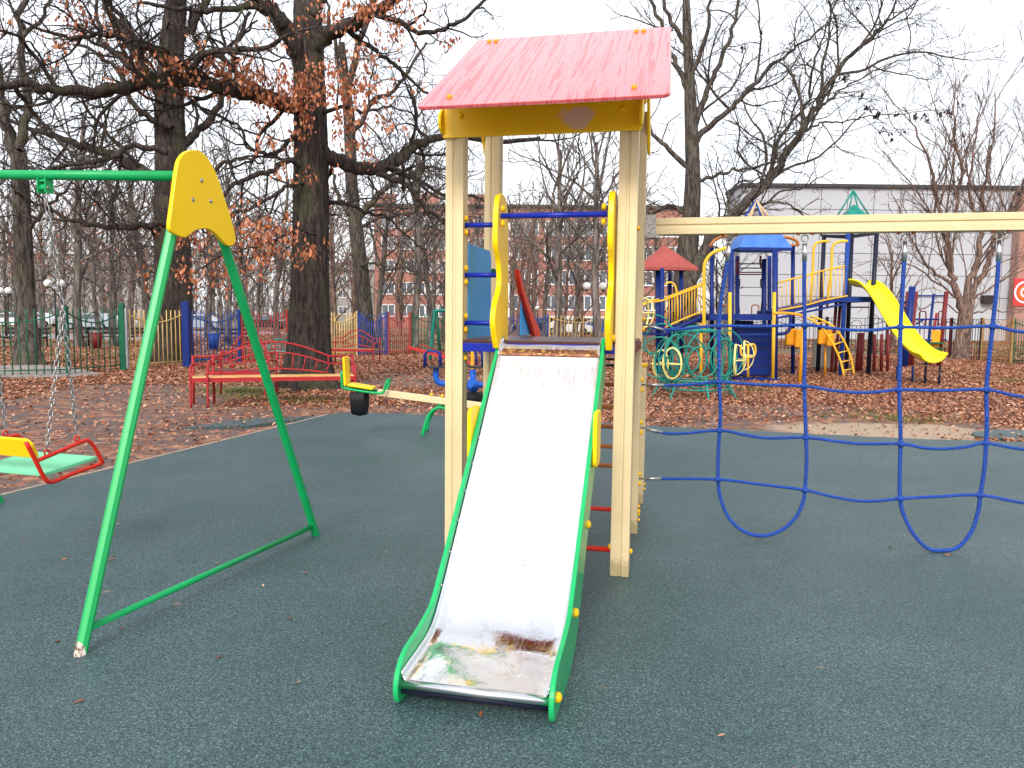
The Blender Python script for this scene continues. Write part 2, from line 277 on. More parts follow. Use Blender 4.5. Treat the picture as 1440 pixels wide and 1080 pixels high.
# ------------------------------------------------------------------ mesh builder
class MB:
    def __init__(s): s.v = []; s.f = []; s.sm = []
    def add(s, vs, fs, smooth=False):
        o = len(s.v); s.v.extend([tuple(p) for p in vs]); s.f.extend([tuple(i + o for i in f) for f in fs]); s.sm.extend([smooth] * len(fs)); return s
    def box(s, c, size, rz=0, R=None):
        c = Vector(c); hx, hy, hz = [q / 2 for q in size]; R = R or Matrix.Rotation(rz, 3, 'Z')
        vs = [c + R @ Vector((x, y, z)) for z in (-hz, hz) for x, y in ((-hx, -hy), (hx, -hy), (hx, hy), (-hx, hy))]
        return s.add(vs, [(3, 2, 1, 0), (4, 5, 6, 7), (0, 1, 5, 4), (1, 2, 6, 5), (2, 3, 7, 6), (3, 0, 4, 7)])
    def bar(s, a, b, w, h, up=(0, 0, 1)):
        a, b = Vector(a), Vector(b); d = b - a; L = d.length; d.normalize(); up = Vector(up)
        if abs(d.dot(up)) > .98: up = Vector((0, 1, 0))
        x = d.cross(up).normalized(); z = x.cross(d)
        R = Matrix((d, -x, z)).transposed()
        return s.box((a + b) / 2, (L, w, h), R=R)
    def tube(s, pts, r, n=8, closed=False, cap=True):
        pts = [Vector(p) for p in pts]; N = len(pts); rs = r if isinstance(r, (list, tuple)) else [r] * N
        T = []
        for i in range(N):
            if closed: t = pts[(i + 1) % N] - pts[i - 1]
            else: t = pts[min(i + 1, N - 1)] - pts[max(i - 1, 0)]
            T.append(t.normalized() if t.length > 1e-9 else Vector((0, 0, 1)))
        ref = Vector((0, 0, 1)) if abs(T[0].z) < .9 else Vector((1, 0, 0))
        x = T[0].cross(ref).normalized(); vs = []
        for i in range(N):
            x = (x - T[i] * x.dot(T[i]))
            x = x.normalized() if x.length > 1e-6 else T[i].orthogonal().normalized()
            y = T[i].cross(x)
            for k in range(n):
                a = 2 * math.pi * k / n; vs.append(pts[i] + (x * math.cos(a) + y * math.sin(a)) * rs[i])
        fs = []
        for i in range(N if closed else N - 1):
            j = (i + 1) % N
            for k in range(n): fs.append((i * n + k, i * n + (k + 1) % n, j * n + (k + 1) % n, j * n + k))
        s.add(vs, fs, n > 4)
        if cap and not closed: s.add([], []); o = len(s.v) - len(vs); s.f.append(tuple(o + k for k in reversed(range(n)))); s.f.append(tuple(o + (N - 1) * n + k for k in range(n))); s.sm += [False, False]
        return s
    def prism(s, poly, t, M4):
        """2D outline (x,y) extruded by t along local z, placed by matrix"""
        n = len(poly); vs = [M4 @ Vector((x, y, 0)) for x, y in poly] + [M4 @ Vector((x, y, t)) for x, y in poly]
        fs = [tuple(reversed(range(n))), tuple(range(n, 2 * n))] + [(i, (i + 1) % n, (i + 1) % n + n, i + n) for i in range(n)]
        return s.add(vs, fs)
    def ball(s, c, r, n=10, m=6, sc=(1, 1, 1)):
        c = Vector(c); vs = [c + Vector((0, 0, r * sc[2]))]
        for j in range(1, m):
            a = math.pi * j / m
            for k in range(n):
                b = 2 * math.pi * k / n; vs.append(c + Vector((r * sc[0] * math.sin(a) * math.cos(b), r * sc[1] * math.sin(a) * math.sin(b), r * sc[2] * math.cos(a))))
        vs.append(c - Vector((0, 0, r * sc[2]))); fs = [(0, 1 + k, 1 + (k + 1) % n) for k in range(n)]
        for j in range(m - 2):
            for k in range(n): fs.append((1 + j * n + k, 1 + (j + 1) * n + k, 1 + (j + 1) * n + (k + 1) % n, 1 + j * n + (k + 1) % n))
        L = len(vs) - 1; fs += [(L, 1 + (m - 2) * n + (k + 1) % n, 1 + (m - 2) * n + k) for k in range(n)]
        return s.add(vs, fs, True)
    def sheet(s, rows, smooth=True):
        n = len(rows[0]); vs = [p for r in rows for p in r]
        return s.add(vs, [(i * n + k, i * n + k + 1, (i + 1) * n + k + 1, (i + 1) * n + k) for i in range(len(rows) - 1) for k in range(n - 1)], smooth)
    def build(s, name, mat, parent=None, bevel=0, solid=0, rel=False):
        me = bpy.data.meshes.new(name); off = Vector(parent.location) if (rel and parent) else Vector((0, 0, 0))
        me.from_pydata([tuple(Vector(p) - off) for p in s.v], [], s.f)
        me.polygons.foreach_set('use_smooth', s.sm); me.materials.append(M[mat]); me.update()
        o = bpy.data.objects.new(name, me); COL.objects.link(o)
        if parent: o.parent = parent
        if solid: q = o.modifiers.new('solid', 'SOLIDIFY'); q.thickness = solid; q.offset = -1
        if bevel: q = o.modifiers.new('bevel', 'BEVEL'); q.width = bevel; q.segments = 2; q.limit_method = 'ANGLE'; q.angle_limit = math.radians(50)
        return o
def tag(o, label=None, cat=None, group=None, kind=None):
    if label: o['label'] = label
    if cat: o['category'] = cat
    if group: o['group'] = group
    if kind: o['kind'] = kind
    return o
def thing(name, label, cat, loc=(0, 0, 0), rz=0, group=None):
    o = bpy.data.objects.new(name, None); COL.objects.link(o); o.location = loc; o.rotation_euler = (0, 0, rz); o.empty_display_size = .2
    return tag(o, label, cat, group)
def copy_obj(o, parent, M4=None, loc=None):
    c = o.copy(); COL.objects.link(c); c.parent = parent
    if loc is not None: c.location = loc
    return c
def copy_tree(root, loc, rz=0, label=None, scale=None):
    r = root.copy(); COL.objects.link(r); r.location = loc; r.rotation_euler = (0, 0, rz)
    if label: r['label'] = label
    if scale: r.scale = (scale,) * 3 if isinstance(scale, (int, float)) else scale
    for ch in list(root.children):
        c = ch.copy(); COL.objects.link(c); c.parent = r
        for g in ch.children:
            d = g.copy(); COL.objects.link(d); d.parent = c
    return r
def smooth_pts(pts, k=6, closed=False):
    pts = [Vector(p) for p in pts]; N = len(pts); o = []
    for i in range(N if closed else N - 1):
        if closed: p = [pts[(i + j) % N] for j in (-1, 0, 1, 2)]
        else: p = [pts[max(0, i - 1)], pts[i], pts[i + 1], pts[min(N - 1, i + 2)]]
        for q in range(k):
            t = q / k
            o.append(.5 * ((2 * p[1]) + (p[2] - p[0]) * t + (2 * p[0] - 5 * p[1] + 4 * p[2] - p[3]) * t * t + (3 * p[1] - p[0] - 3 * p[2] + p[3]) * t ** 3))
    if not closed: o.append(pts[-1])
    return o
def arc(c, r, a0, a1, ax, ay, n=12):
    c, ax, ay = Vector(c), Vector(ax), Vector(ay)
    return [c + ax * (r * math.cos(a0 + (a1 - a0) * i / n)) + ay * (r * math.sin(a0 + (a1 - a0) * i / n)) for i in range(n + 1)]
#---- ground
def grid_axis(lo, hi, nlo, nhi, step, far):
    a = list(np.arange(nlo, nhi + 1e-6, step)); x = nhi; s = step
    while x < hi: s *= 1.25; x += s; a.append(x)
    x = nlo; s = step; b = []
    while x > lo: s *= 1.25; x -= s; b.append(x)
    return np.array(b[::-1] + a)
def ground():
    xs = grid_axis(-700, 700, -14, 14, .28, 0); ys = grid_axis(-60, 1200, 5, 32, .28, 0)
    X, Y = np.meshgrid(xs, ys); rng = np.random.RandomState(3)
    Z = np.full(X.shape, -.035) + .012 * np.sin(X * 1.3 + 1.7 * np.sin(Y * .9)) * np.sin(Y * 1.1 + X * .3) + rng.uniform(-.006, .006, X.shape)
    ny, nx = X.shape; V = np.stack([X, Y, Z], -1).reshape(-1, 3); i = np.arange((ny - 1) * (nx - 1)); r, c = i // (nx - 1), i % (nx - 1); q = r * nx + c
    o = np_mesh('ground', V, np.stack([q, q + 1, q + nx + 1, q + nx], 1), 'soil', None, True); tag(o, kind='structure')
def np_mesh(name, V, Q, mat, parent=None, smooth=False):
    me = bpy.data.meshes.new(name); k = Q.shape[1]
    me.vertices.add(len(V)); me.vertices.foreach_set('co', np.ascontiguousarray(V, dtype=np.float32).ravel())
    me.loops.add(Q.size); me.loops.foreach_set('vertex_index', np.ascontiguousarray(Q, dtype=np.int32).ravel())
    me.polygons.add(len(Q)); me.polygons.foreach_set('loop_start', np.arange(0, Q.size, k, dtype=np.int32))
    me.polygons.foreach_set('use_smooth', np.full(len(Q), smooth)); me.materials.append(M[mat]); me.update(calc_edges=True)
    o = bpy.data.objects.new(name, me); COL.objects.link(o)
    if parent: o.parent = parent
    return o
ground()
def slab(name, pts, ztop, thick, mat, bevel=0):
    mb = MB(); n = len(pts); vs = [(p[0], p[1], ztop) for p in pts] + [(p[0], p[1], ztop - thick) for p in pts]
    mb.add(vs, [tuple(range(n)), tuple(reversed(range(n, 2 * n)))] + [(i, i + n, (i + 1) % n + n, (i + 1) % n) for i in range(n)])
    o = mb.build(name, mat, bevel=bevel); tag(o, kind='structure')
    if o.data.polygons[0].normal.z < 0: o.data.flip_normals()
    return o
eL0 = G(-120, 727); eL1 = G(462, 583)
far = [G(x, y) for x, y in ((480, 580), (560, 581.5), (700, 587), (850, 595), (960, 601), (1090, 607), (1180, 612), (1290, 617), (1375, 620), (1440, 621), (1560, 623))]
rr = random.Random(5)
fe = []
for i in range(len(far) - 1):
    for k in range(5):
        p = far[i].lerp(far[i + 1], k / 5); fe.append((p.x, p.y + rr.uniform(-.025, .025)))
fe.append((far[-1].x, far[-1].y))
dL = (eL0 - eL1).normalized(); start = eL0 + dL * 6
slab('rubber_mat', [(start.x, start.y), (start.x + 3, -6), (13, -6), (13, fe[-1][1])] + fe[::-1] + [(eL1.x, eL1.y)], 0, .06, 'mat')
nL = Vector((-dL.y, dL.x, 0));  nL = nL if nL.x < 0 else -nL
kb = MB(); kb.bar(start + nL * .02 + Vector((0, 0, -.03)), eL1 + nL * .02 + Vector((0, 0, -.03)), .035, .07); tag(kb.build('kerb', 'kerb'), kind='structure')
slab('rubber_patch', [G(*p) for p in ((255, 601), (330, 590), (400, 586), (460, 584), (428, 587.5), (350, 598))], -.006, .05, 'mat')
slab('rubber_patch', [G(*p) for p in ((1362, 607), (1400, 604), (1520, 606), (1520, 617), (1400, 616), (1372, 612))], -.004, .05, 'mat')
slab('concrete_slab', [G(*p) for p in ((-160, 516), (60, 514), (108, 519), (146, 527), (100, 530), (-160, 534))], .02, .08, 'concrete')
slab('park_path', [G(*p) for p in ((-700, 466), (150, 464), (300, 466), (480, 462), (480, 468), (230, 477), (-700, 481))], -.005, .05, 'path')
slab('park_path', [G(*p) for p in ((-500, 493.5), (160, 492.5), (330, 487), (460, 479), (460, 483), (330, 490.5), (160, 496.5), (-500, 498))], -.004, .05, 'path')

#---- leaf litter
def leafmesh(name, C, size, rng, tiltmax, mat, parent=None, hang=False):
    n = len(C); base = np.array([[-.5, 0, 0], [-.12, .30, .10], [.28, .26, .10], [.55, 0, .02], [.28, -.26, .12], [-.12, -.30, .08]])
    s = size * rng.uniform(.6, 1.3, n); az = rng.uniform(0, 2 * np.pi, n); tl = rng.uniform(-tiltmax, tiltmax, n); rl = rng.uniform(-tiltmax, tiltmax, n)
    if hang: tl = rng.uniform(.6, 1.6, n)
    V = base[None] * s[:, None, None]; V = V * np.stack([np.ones(n), rng.uniform(.6, 1.1, n), rng.uniform(-.6, 1.8, n)], 1)[:, None]
    def rot(V, a, i, j):
        c, q = np.cos(a)[:, None], np.sin(a)[:, None]; W = V.copy(); W[..., i] = V[..., i] * c - V[..., j] * q; W[..., j] = V[..., i] * q + V[..., j] * c; return W
    V = rot(V, rl, 1, 2); V = rot(V, tl, 0, 2); V = rot(V, az, 0, 1); V = V + C[:, None]
    q = np.arange(n)[:, None] * 6; F = np.concatenate([q + np.array([[0, 1, 2, 3]])[:, ::-1], q + np.array([[0, 3, 4, 5]])[:, ::-1]])
    return np_mesh(name, V.reshape(-1, 3), F, mat, parent)
EDGE = [(p[0], p[1]) for p in fe]
def mat_edge_y(x):
    xs = np.array([eL0.x - 30] + [eL0.x, eL1.x] + [p[0] for p in EDGE] + [60]); ys = np.array([eL0.y - 30 * (eL1.y - eL0.y) / (eL1.x - eL0.x)] + [eL0.y, eL1.y] + [p[1] for p in EDGE] + [EDGE[-1][1]]); return np.interp(x, xs, ys)
def litter():
    rng = np.random.RandomState(11); N = 520000
    Y = np.sqrt(rng.uniform(6.0 ** 2, 34 ** 2, N)); X = rng.uniform(-.82, .82, N) * Y
    keep = Y > mat_edge_y(X) + .05
    def nz(x, y, s, ph): return .5 + .25 * (np.sin(x * s + ph + 1.3 * np.sin(y * s * .8)) + np.sin(y * s * 1.25 + 2 * ph + .9 * np.sin(x * s * .6)))
    clump = nz(X, Y, 1.1, .7) * .5 + nz(X, Y, 3.1, 2.) * .5
    d = np.full(N, .85)
    d = np.where(Y < 11.5, np.where(X < 0, .13, .72), d)                            # trodden soil between mat and benches
    d = np.where((X > -9) & (X < -5) & (Y < 16.5), .09, d); d = np.where((X < -1) & (X > -5) & (Y < 12.9), .15, d)
    d = np.where((X > -3.6) & (X < 0) & (Y > 16.5) & (Y < 20.5), .12, d)
    d = np.where(((X - 5) / 2.6) ** 2 + ((Y - 10.9) / 1.0) ** 2 < 1, .08, d); d = np.where((X > 3.2) & (X < 6.2) & (Y > 12) & (Y < 14), .3, d)
    keep &= rng.uniform(0, 1, N) < d * (.35 + 1.1 * clump)
    X, Y = X[keep], Y[keep]; Z = rng.uniform(-.03, .012, len(X)) ** 1
    tag(leafmesh('leaf_litter', np.stack([X, Y, Z], 1), .052 + .0020 * np.clip(Y - 8, 0, 16), rng, .75, 'leaf'), 'brown fallen oak leaves carpeting the soil around the playground', 'leaves', kind='stuff')
    n = 90000; Y = np.sqrt(rng.uniform(30 ** 2, 75 ** 2, n)); X = rng.uniform(-.85, .85, n) * Y; k = nz(X, Y, .35, 1.) > .42
    X, Y = X[k], Y[k]
    tag(leafmesh('park_litter', np.stack([X, Y, np.full(len(X), .0)], 1), .17, rng, .6, 'leaf'), 'sparse brown leaves lying over the park grass beyond the fence', 'leaves', kind='stuff')
    # a few strays on the mat
    n = 46; Y = rng.uniform(2.4, 10, n); X = rng.uniform(-.7, .7, n) * Y; k = Y < mat_edge_y(X) - .1
    tag(leafmesh('stray_leaves', np.stack([X[k], Y[k], np.full(k.sum(), .006)], 1), .035, rng, .25, 'leaf'), 'few small dry leaf scraps scattered over the green rubber mat', 'leaves', kind='stuff')
    # grass tufts
    cs = []
    for px, py, r, k in ((335, 548, .55, 900), (365, 556, .4, 500), (430, 562, .6, 500), (1282, 588, .5, 260), (1230, 584, .9, 160), (1060, 548, .3, 200), (1430, 535, .8, 600), (1400, 500, 2.2, 3000), (60, 500, 4, 3500), (220, 497, 3, 2600), (640, 492, 2, 1200), (1240, 490, 3, 1500), (800, 478, 6, 3000)):
        g = G(px, py); a = rng.normal(0, r * .5, (k, 2)); cs.append(np.stack([g.x + a[:, 0] * 1.6, g.y + a[:, 1], np.full(k, -.03)], 1))
    C = np.concatenate(cs); n = len(C); az = rng.uniform(0, 6.28, n); h = rng.uniform(.04, .11, n); ln = rng.uniform(-.05, .05, (n, 2)); wx, wy = np.cos(az) * .008, np.sin(az) * .008
    V = np.stack([C + np.stack([wx, wy, 0 * wx], 1), C - np.stack([wx, wy, 0 * wx], 1), C + np.stack([ln[:, 0], ln[:, 1], h], 1)], 1).reshape(-1, 3)
    tag(np_mesh('grass_tufts', V, np.arange(3 * n).reshape(-1, 3), 'grass'), 'thin yellow green grass tufts poking through the fallen leaves', 'grass', kind='stuff')
litter()

#================================================================== SLIDE TOWER
T0 = Vector((.7092, 4.4324, 0)); YAW = .2155
tower = thing('slide_tower', 'beige post play tower with wet red roof, steel slide and yellow side boards', 'slide tower', T0, -YAW)
PS = .1105
def post_outline(s=PS, g=.006, w=.006):
    h = s / 2; o = []
    for k in range(4):
        R = Matrix.Rotation(k * math.pi / 2, 2)
        for x, y in ((-h, -h), (-w - g, -h), (-w, -h + g * 1.6), (w, -h + g * 1.6), (w + g, -h)): q = R @ Vector((x, y)); o.append((q.x, q.y))
    return o
def post(u, v, h, z0=-.05, parent=tower, top=None):
    mb = MB(); mb.prism(post_outline(), h - z0, Matrix.Translation((u, v, z0))); return mb.build('post', 'beige', parent, bevel=.0025)
h = PS / 2; VM = 1.0479 - h
for u, v, hh in ((-h, h, 2.96), (-1.1503 + h, h, 2.96), (-h, VM, 2.96), (-1.1503 + h, VM, 2.96), (-h, 1.905, 1.15), (-.66, 1.905, 1.15)): post(u, v, hh)
def cap(c, r=.019, ax='u', parent=tower, mat='capyellow', squash=.7):
    sc = {'u': (squash, 1, 1), 'v': (1, squash, 1), 'z': (1, 1, squash)}[ax]; return MB().ball(c, r, 12, 8, sc).build('bolt_cap', mat, parent)
for v in (1.905,):
    for u in (-h, -.66): MB().box((u, v, 1.16), (.125, .125, .03)).build('post_cap', 'capyellow', tower, bevel=.008)
# roof sheets with rounded eave corners
EV, EZ, RV, RZ = -.5166, 2.640, .651, 3.386; UL, UR = -1.154, .18
def roof(sign):
    a = Vector((0, EV, EZ)) if sign > 0 else Vector((0, 1.07, 2.95)); b = Vector((0, RV, RZ - (0 if sign > 0 else .012))); d = (b - a); L = d.length; d.normalize(); x = Vector((1, 0, 0)); n = x.cross(d) * (1 if sign > 0 else -1)
    poly = []; rc = .05; UR = .18 if sign > 0 else -.05
    for cx, cy, a0 in ((UR - rc, rc, -90), (UR - rc, L - rc * .4, 0), (UL + rc, L - rc * .4, 90), (UL + rc, rc, 180)):
        r = rc if cy == rc else rc * .4
        for k in range(6): t = math.radians(a0 + 90 * k / 5); poly.append((cx + r * math.cos(t), cy + r * math.sin(t)))
    mb = MB()
    # sheet with its own local frame so the rain runs follow the slope
    o = mb.prism(poly, .02, Matrix.Identity(4)).build('roof_sheet', 'wetred', tower, bevel=.003)
    Mx = Matrix((x, d, x.cross(d))).transposed().to_4x4(); Mx.translation = a + (Vector((0, 0, 0)) if sign > 0 else x.cross(d) * -.02 * 0)
    o.matrix_local = Mx
    return a, d, x.cross(d)
a, d, n = roof(1); roof(-1)
def onroof(u, v, off=.02): t = (v - EV) / (RV - EV); return Vector((u, v, EZ + t * (RZ - EZ))) + n * off
for u, v in ((-1.0, -.40), (-.007, -.40), (-1.03, .585), (-.985, .585), (-.065, .585), (-.02, .585)):
    p = onroof(u, v); MB().ball(p, .017, 10, 6).build('bolt_cap', 'orange', tower)
# fascia boards and barge boards
MB().box((-.575, -.012, 2.77), (1.175, .02, .32)).build('fascia_board', 'yellowpatch', tower, bevel=.004)
for u in (-1.05, -.09): cap((u, -.026, 2.735), .018, 'v', mat='boardyellow')
def barge(u, s):
    # board along the gable slope, round at its lower end
    a = Vector((u, -.02 if s > 0 else 1.06, 2.70 if s > 0 else 2.76)); b = Vector((u, .62, 3.20)) if s > 0 else Vector((u, .68, 3.20)); d = (b - a).normalized(); z = Vector((1, 0, 0)).cross(d)
    L = (b - a).length; poly = [(0 + .07 * math.cos(t), .07 * math.sin(t)) for t in [math.radians(q) for q in range(90, 271, 30)]] + [(L, -.07), (L, .07)]
    Mx = Matrix((d, d.cross(Vector((1, 0, 0))), Vector((1, 0, 0)))).transposed().to_4x4()
    Mx = Matrix((d, Vector((1, 0, 0)).cross(d), Vector((1, 0, 0)))).transposed().to_4x4(); Mx.translation = a
    MB().prism(poly, .018, Mx).build('barge_board', 'boardyellow', tower, bevel=.003)
for u in (.002, -1.171):
    for s in (1, -1): barge(u, s)
cap((.024, .10, 2.80), .016); cap((.006, .055, 2.07), .016, mat='orange')
# platform
MB().box((-.575, .524, 1.396), (1.13, 1.02, .018)).build('platform_board', 'deckwood', tower, bevel=.002)
MB().box((-.575, .012, 1.36), (.925, .022, .052)).build('platform_beam', 'deepblue', tower, bevel=.003)
MB().box((-.575, 1.036, 1.36), (.925, .022, .052)).build('platform_beam', 'deepblue', tower, bevel=.003)
for u in (-.012, -1.138): MB().box((u, .524, 1.36), (.022, .82, .052)).build('platform_beam', 'maroon', tower, bevel=.003)
# rails
def tubeobj(name, pts, r, mat, parent=tower, n=10, **k): return MB().tube(pts, r, n).build(name, mat, parent, **k)
tubeobj('rail', [(-.78, -.10, 2.133), (-.16, -.10, 2.133)], .0165, 'deepblue')
for z in (2.102, 1.80, 1.507):
    tubeobj('rail', [(-1.04, .055, z), (-.80, .055, z)], .0155, 'deepblue')
    for dz in (.042, -.042): cap((-1.034, .055, z + dz), .019)
cap((-1.034, .05, 1.29), .018)
for dz in (.042, -.042):
    cap((-.768, -.10, 2.133 + dz), .02); cap((-.182, -.10, 2.133 + dz), .02)
for v, z in ((.055, .143), (VM, .153)):
    tubeobj('cross_bar', [(-1.04, v, z), (-.11, v, z)], .016, 'red')
    cap((-.118, v, z + .02), .018); cap((.008, v, z), .016)
for z in (1.02, .60): tubeobj('cross_bar', [(-h, .11, z), (-h, .94, z)], .014, 'red') if False else None
# wavy yellow side boards
FRONT = [(-.0189, 2.276), (-.0909, 2.244), (-.1237, 2.166), (-.1376, 2.063), (-.1338, 1.961), (-.0578, 1.864), (-.0352, 1.7606), (-.0696, 1.696), (-.1563, 1.611), (-.1877, 1.508), (-.135, 1.41), (-.10, 1.36)]
REAR = [(.16, 1.36), (.16, 1.84), (.15, 2.10), (.12, 2.20), (.06, 2.262)]
fo = [(p.x, p.y) for p in smooth_pts([Vector((a, b, 0)) for a, b in FRONT], 4)]
def uv_plate(name, outline, u, t, mat, parent, bevel=.004):
    Mx = Matrix(((0, 0, 1), (1, 0, 0), (0, 1, 0))).to_4x4(); Mx.translation = (u, 0, 0)
    return MB().prism(outline, t, Mx).build(name, mat, parent, bevel=bevel)
sb = uv_plate('side_board', fo + REAR, -.822, .032, 'yellow', tower)
sb2 = uv_plate('side_board', fo + REAR, -.155, .032, 'yellow', tower)
cap((-.118, -.03, 1.43), .02)
# blue side panel with chamfered corner, left side of the tower and red sloping handrail at the back
o = MB(); Mx = Matrix(((0, 0, 1), (1, 0, 0), (0, 1, 0))).to_4x4(); Mx.translation = (-1.055, 0, 0)
o.prism([(.115, 1.41), (.70, 1.41), (.70, 1.95), (.66, 2.0), (.115, 2.0)], .02, Mx); o.build('side_panel', 'skyblue', tower, bevel=.004)
MB().ball((-1.03, .74, 1.86), .024, 10, 6).build('panel_knob', 'fgreen', tower)
Mx.translation = (-.905, 0, 0)
MB().prism([(1.06, 1.41), (1.50, 1.41), (1.08, 1.78)], .016, Mx).build('side_panel', 'skyblue', tower, bevel=.003)
Mx.translation = (-.885, 0, 0)
MB().prism([(.76, 1.88), (.82, 1.85), (.92, 1.78), (1.25, 1.60), (1.60, 1.45), (1.90, 1.22), (1.74, 1.16), (1.46, 1.36), (1.12, 1.58), (.88, 1.72), (.78, 1.82)], .035, Mx).build('handrail_board', 'handrailred', tower, bevel=.008)
# ladder rungs at the back right
for z in (.993, .80, .632, .462, .298): tubeobj('ladder_rung', [(-.62, 1.905, z), (-.10, 1.905, z)], .019, 'rung')
for u in (-.12, -.60): MB().bar((u, 1.04, 1.34), (u, 1.86, 1.08), .03, .08).build('ladder_stringer', 'red', tower, bevel=.004)
for k in range(4): MB().box((-.36, 1.16 + .19 * k, 1.345 - .06 * k), (.46, .16, .02)).build('step', 'deckwood', tower, bevel=.002)
for z, vv in ((.155, 1.905), (.115, 1.905), (.19, VM), (.13, VM), (.09, VM)): cap((.008, vv, z), .013)
# ------------- slide (part of the tower)
slide = bpy.data.objects.new('slide', None); COL.objects.link(slide); slide.parent = tower
top = [(.10, 1.405), (.03, 1.435), (-.03, 1.415), (-.09, 1.345), (-.13, 1.305), (-.437, 1.043), (-.724, .774), (-.979, .54), (-1.18, .36), (-1.30, .262), (-1.40, .232), (-1.50, .213), (-1.62, .20), (-1.69, .178), (-1.745, .13), (-1.763, .07), (-1.745, .015), (-1.70, .0)]
bot = [(-1.55, 0.0), (-1.35, .0), (-1.22, .02), (-1.08, .09), (-.9, .27), (-.65, .55), (-.35, .83), (-.08, 1.10), (.02, 1.20), (.05, 1.30)]
ol = [(p.x, p.y) for p in smooth_pts([Vector((a, b, 0)) for a, b in top], 3)] + [(p.x, p.y) for p in smooth_pts([Vector((a, b, 0)) for a, b in bot], 2)]
UA, UB = -.79, -.165
uv_plate('side_cheek', ol, UA - .022, .022, 'slidegreen', slide, .005)
uv_plate('side_cheek', ol, UB - .022, .022, 'slidegreen', slide, .005)
path = [(.03, 1.382), (-.03, 1.370), (-.075, 1.325), (-.12, 1.262), (-.437, .940), (-.724, .672), (-.979, .434), (-1.16, .268), (-1.27, .180), (-1.34, .142), (-1.42, .118), (-1.52, .108), (-1.64, .102), (-1.725, .098)]
pp = [(p.x, p.y) for p in smooth_pts([Vector((a, b, 0)) for a, b in path], 5)]
rows = []; rn = random.Random(2)
for i, (v, z) in enumerate(pp):
    j0, j1 = max(0, i - 1), min(len(pp) - 1, i + 1); t = Vector((pp[j1][0] - pp[j0][0], pp[j1][1] - pp[j0][1])).normalized(); nn = Vector((-t.y, t.x)); nn = nn if nn.y > 0 else -nn
    ul, ur = UA + .002, UB - .024; r = []
    prof = [(ul, .040), (ul + .002, .02), (ul + .006, .008), (ul + .020, .001)] + [(ul + .02 + (ur - ul - .04) * k / 14, 0) for k in range(1, 14)] + [(ur - .020, .001), (ur - .006, .008), (ur - .002, .02), (ur, .040)]
    for k, (u, hh) in enumerate(prof):
        dent = .0016 * math.sin(u * 21 + v * 6) * math.sin(v * 9 + 2) + (.0022 * math.sin(u * 17 + 1) * math.sin(v * 24) if v < -1.25 else 0) if 4 < k < 17 else 0
        r.append((u, v + nn.x * (hh + dent), z + nn.y * (hh + dent)))
    rows.append(r)
chute = MB().sheet(rows).build('chute', 'steel', slide, solid=.003)
mb = MB(); mb.sheet([[(UA + .004 + (UB - UA - .03) * k / 8, -.052 + .002 * math.sin(k), 1.357) for k in range(9)], [(UA + .004 + (UB - UA - .03) * k / 8, -.092, 1.318) for k in range(9)]]); mb.build('chute_lip', 'rustlip', slide, solid=.003)
MB().tube([(UA + .003, v + (.042 * .67 - 0) * 0 - .028, z + .031) for v, z in pp[10:-8]], .0022, 5).build('seam', 'darkpost', slide)
for i in range(9):
    t = i / 8; v = -.16 - t * 1.05; z = 1.285 - (abs(v) - .13) * .905
    MB().ball((UA + .004, v, z), .006, 8, 5).build('rivet', 'galv', slide)
MB().tube([(UA, -1.735, .088), (UB - .022, -1.735, .088)], .0185, 16).build('end_roller', 'chrome', slide)
MB().tube([(UA, -1.715, .052), (UB - .022, -1.715, .052)], .012, 12).build('end_bar', 'darkpost', slide)
for v, z in ((-.775, .52), (-1.20, .232), (-1.69, .085)): MB().ball((UB + .004, v, z), .021, 12, 8, (.8, 1, 1)).build('bolt_cap', 'capyellow', slide)
for u in (UB + .002, UA - .044):
    Mx = Matrix(((0, 0, 1), (1, 0, 0), (0, 1, 0))).to_4x4(); Mx.translation = (u, 0, 0); pl = []
    for cx, cy, a0 in ((-.46, 1.02, 0), (-.58, 1.02, 90), (-.58, .81, 180), (-.46, .81, 270)):
        for k in range(5): t = math.radians(a0 + 90 * k / 4); pl.append((cx + .04 * math.cos(t), cy + .04 * math.sin(t)))
    MB().prism(pl, .022, Mx).build('bracket_plate', 'yellow', slide, bevel=.005)
# dead leaf on the chute
lf = leafmesh('chute_leaf', np.array([list(tower.matrix_basis @ Vector((-.44, -1.055, .405)))]), .03, np.random.RandomState(4), .2, 'leaf'); tag(lf, 'tiny curled dark leaf lying on the white steel slide', 'leaf')
# overhead beam of the net
beam = MB(); Mx = Matrix(((0, 0, 1), (1, 0, 0), (0, 1, 0))).to_4x4(); Mx.translation = (.06, 1.0, 2.183); beam.prism(post_outline(.112), 3.75, Mx); beam.build('net_beam', 'beige', tower, bevel=.0025)
for dv in (-.0585, .0585):
    mb = MB(); Mx = Matrix(((1, 0, 0), (0, 0, 1), (0, 1, 0))).to_4x4(); Mx.translation = (0, 1.0 + dv - (.003 if dv < 0 else 0), 0)
    mb.prism([(.002, 2.105), (.105, 2.105), (.075, 2.145), (.075, 2.262), (.002, 2.262)], .003, Mx); mb.build('beam_bracket', 'galv', tower)
for z in (2.13, 2.235): cap((.06, .937, z), .006, 'v', mat='galv')
for u in (3.86,):
    post(u, 1.0 - .4, 2.3); post(u, 1.0 + .4, 2.3); MB().bar((u, .55, 2.10), (u, 1.45, 2.10), .05, .1).build('cross_beam', 'beige', tower)

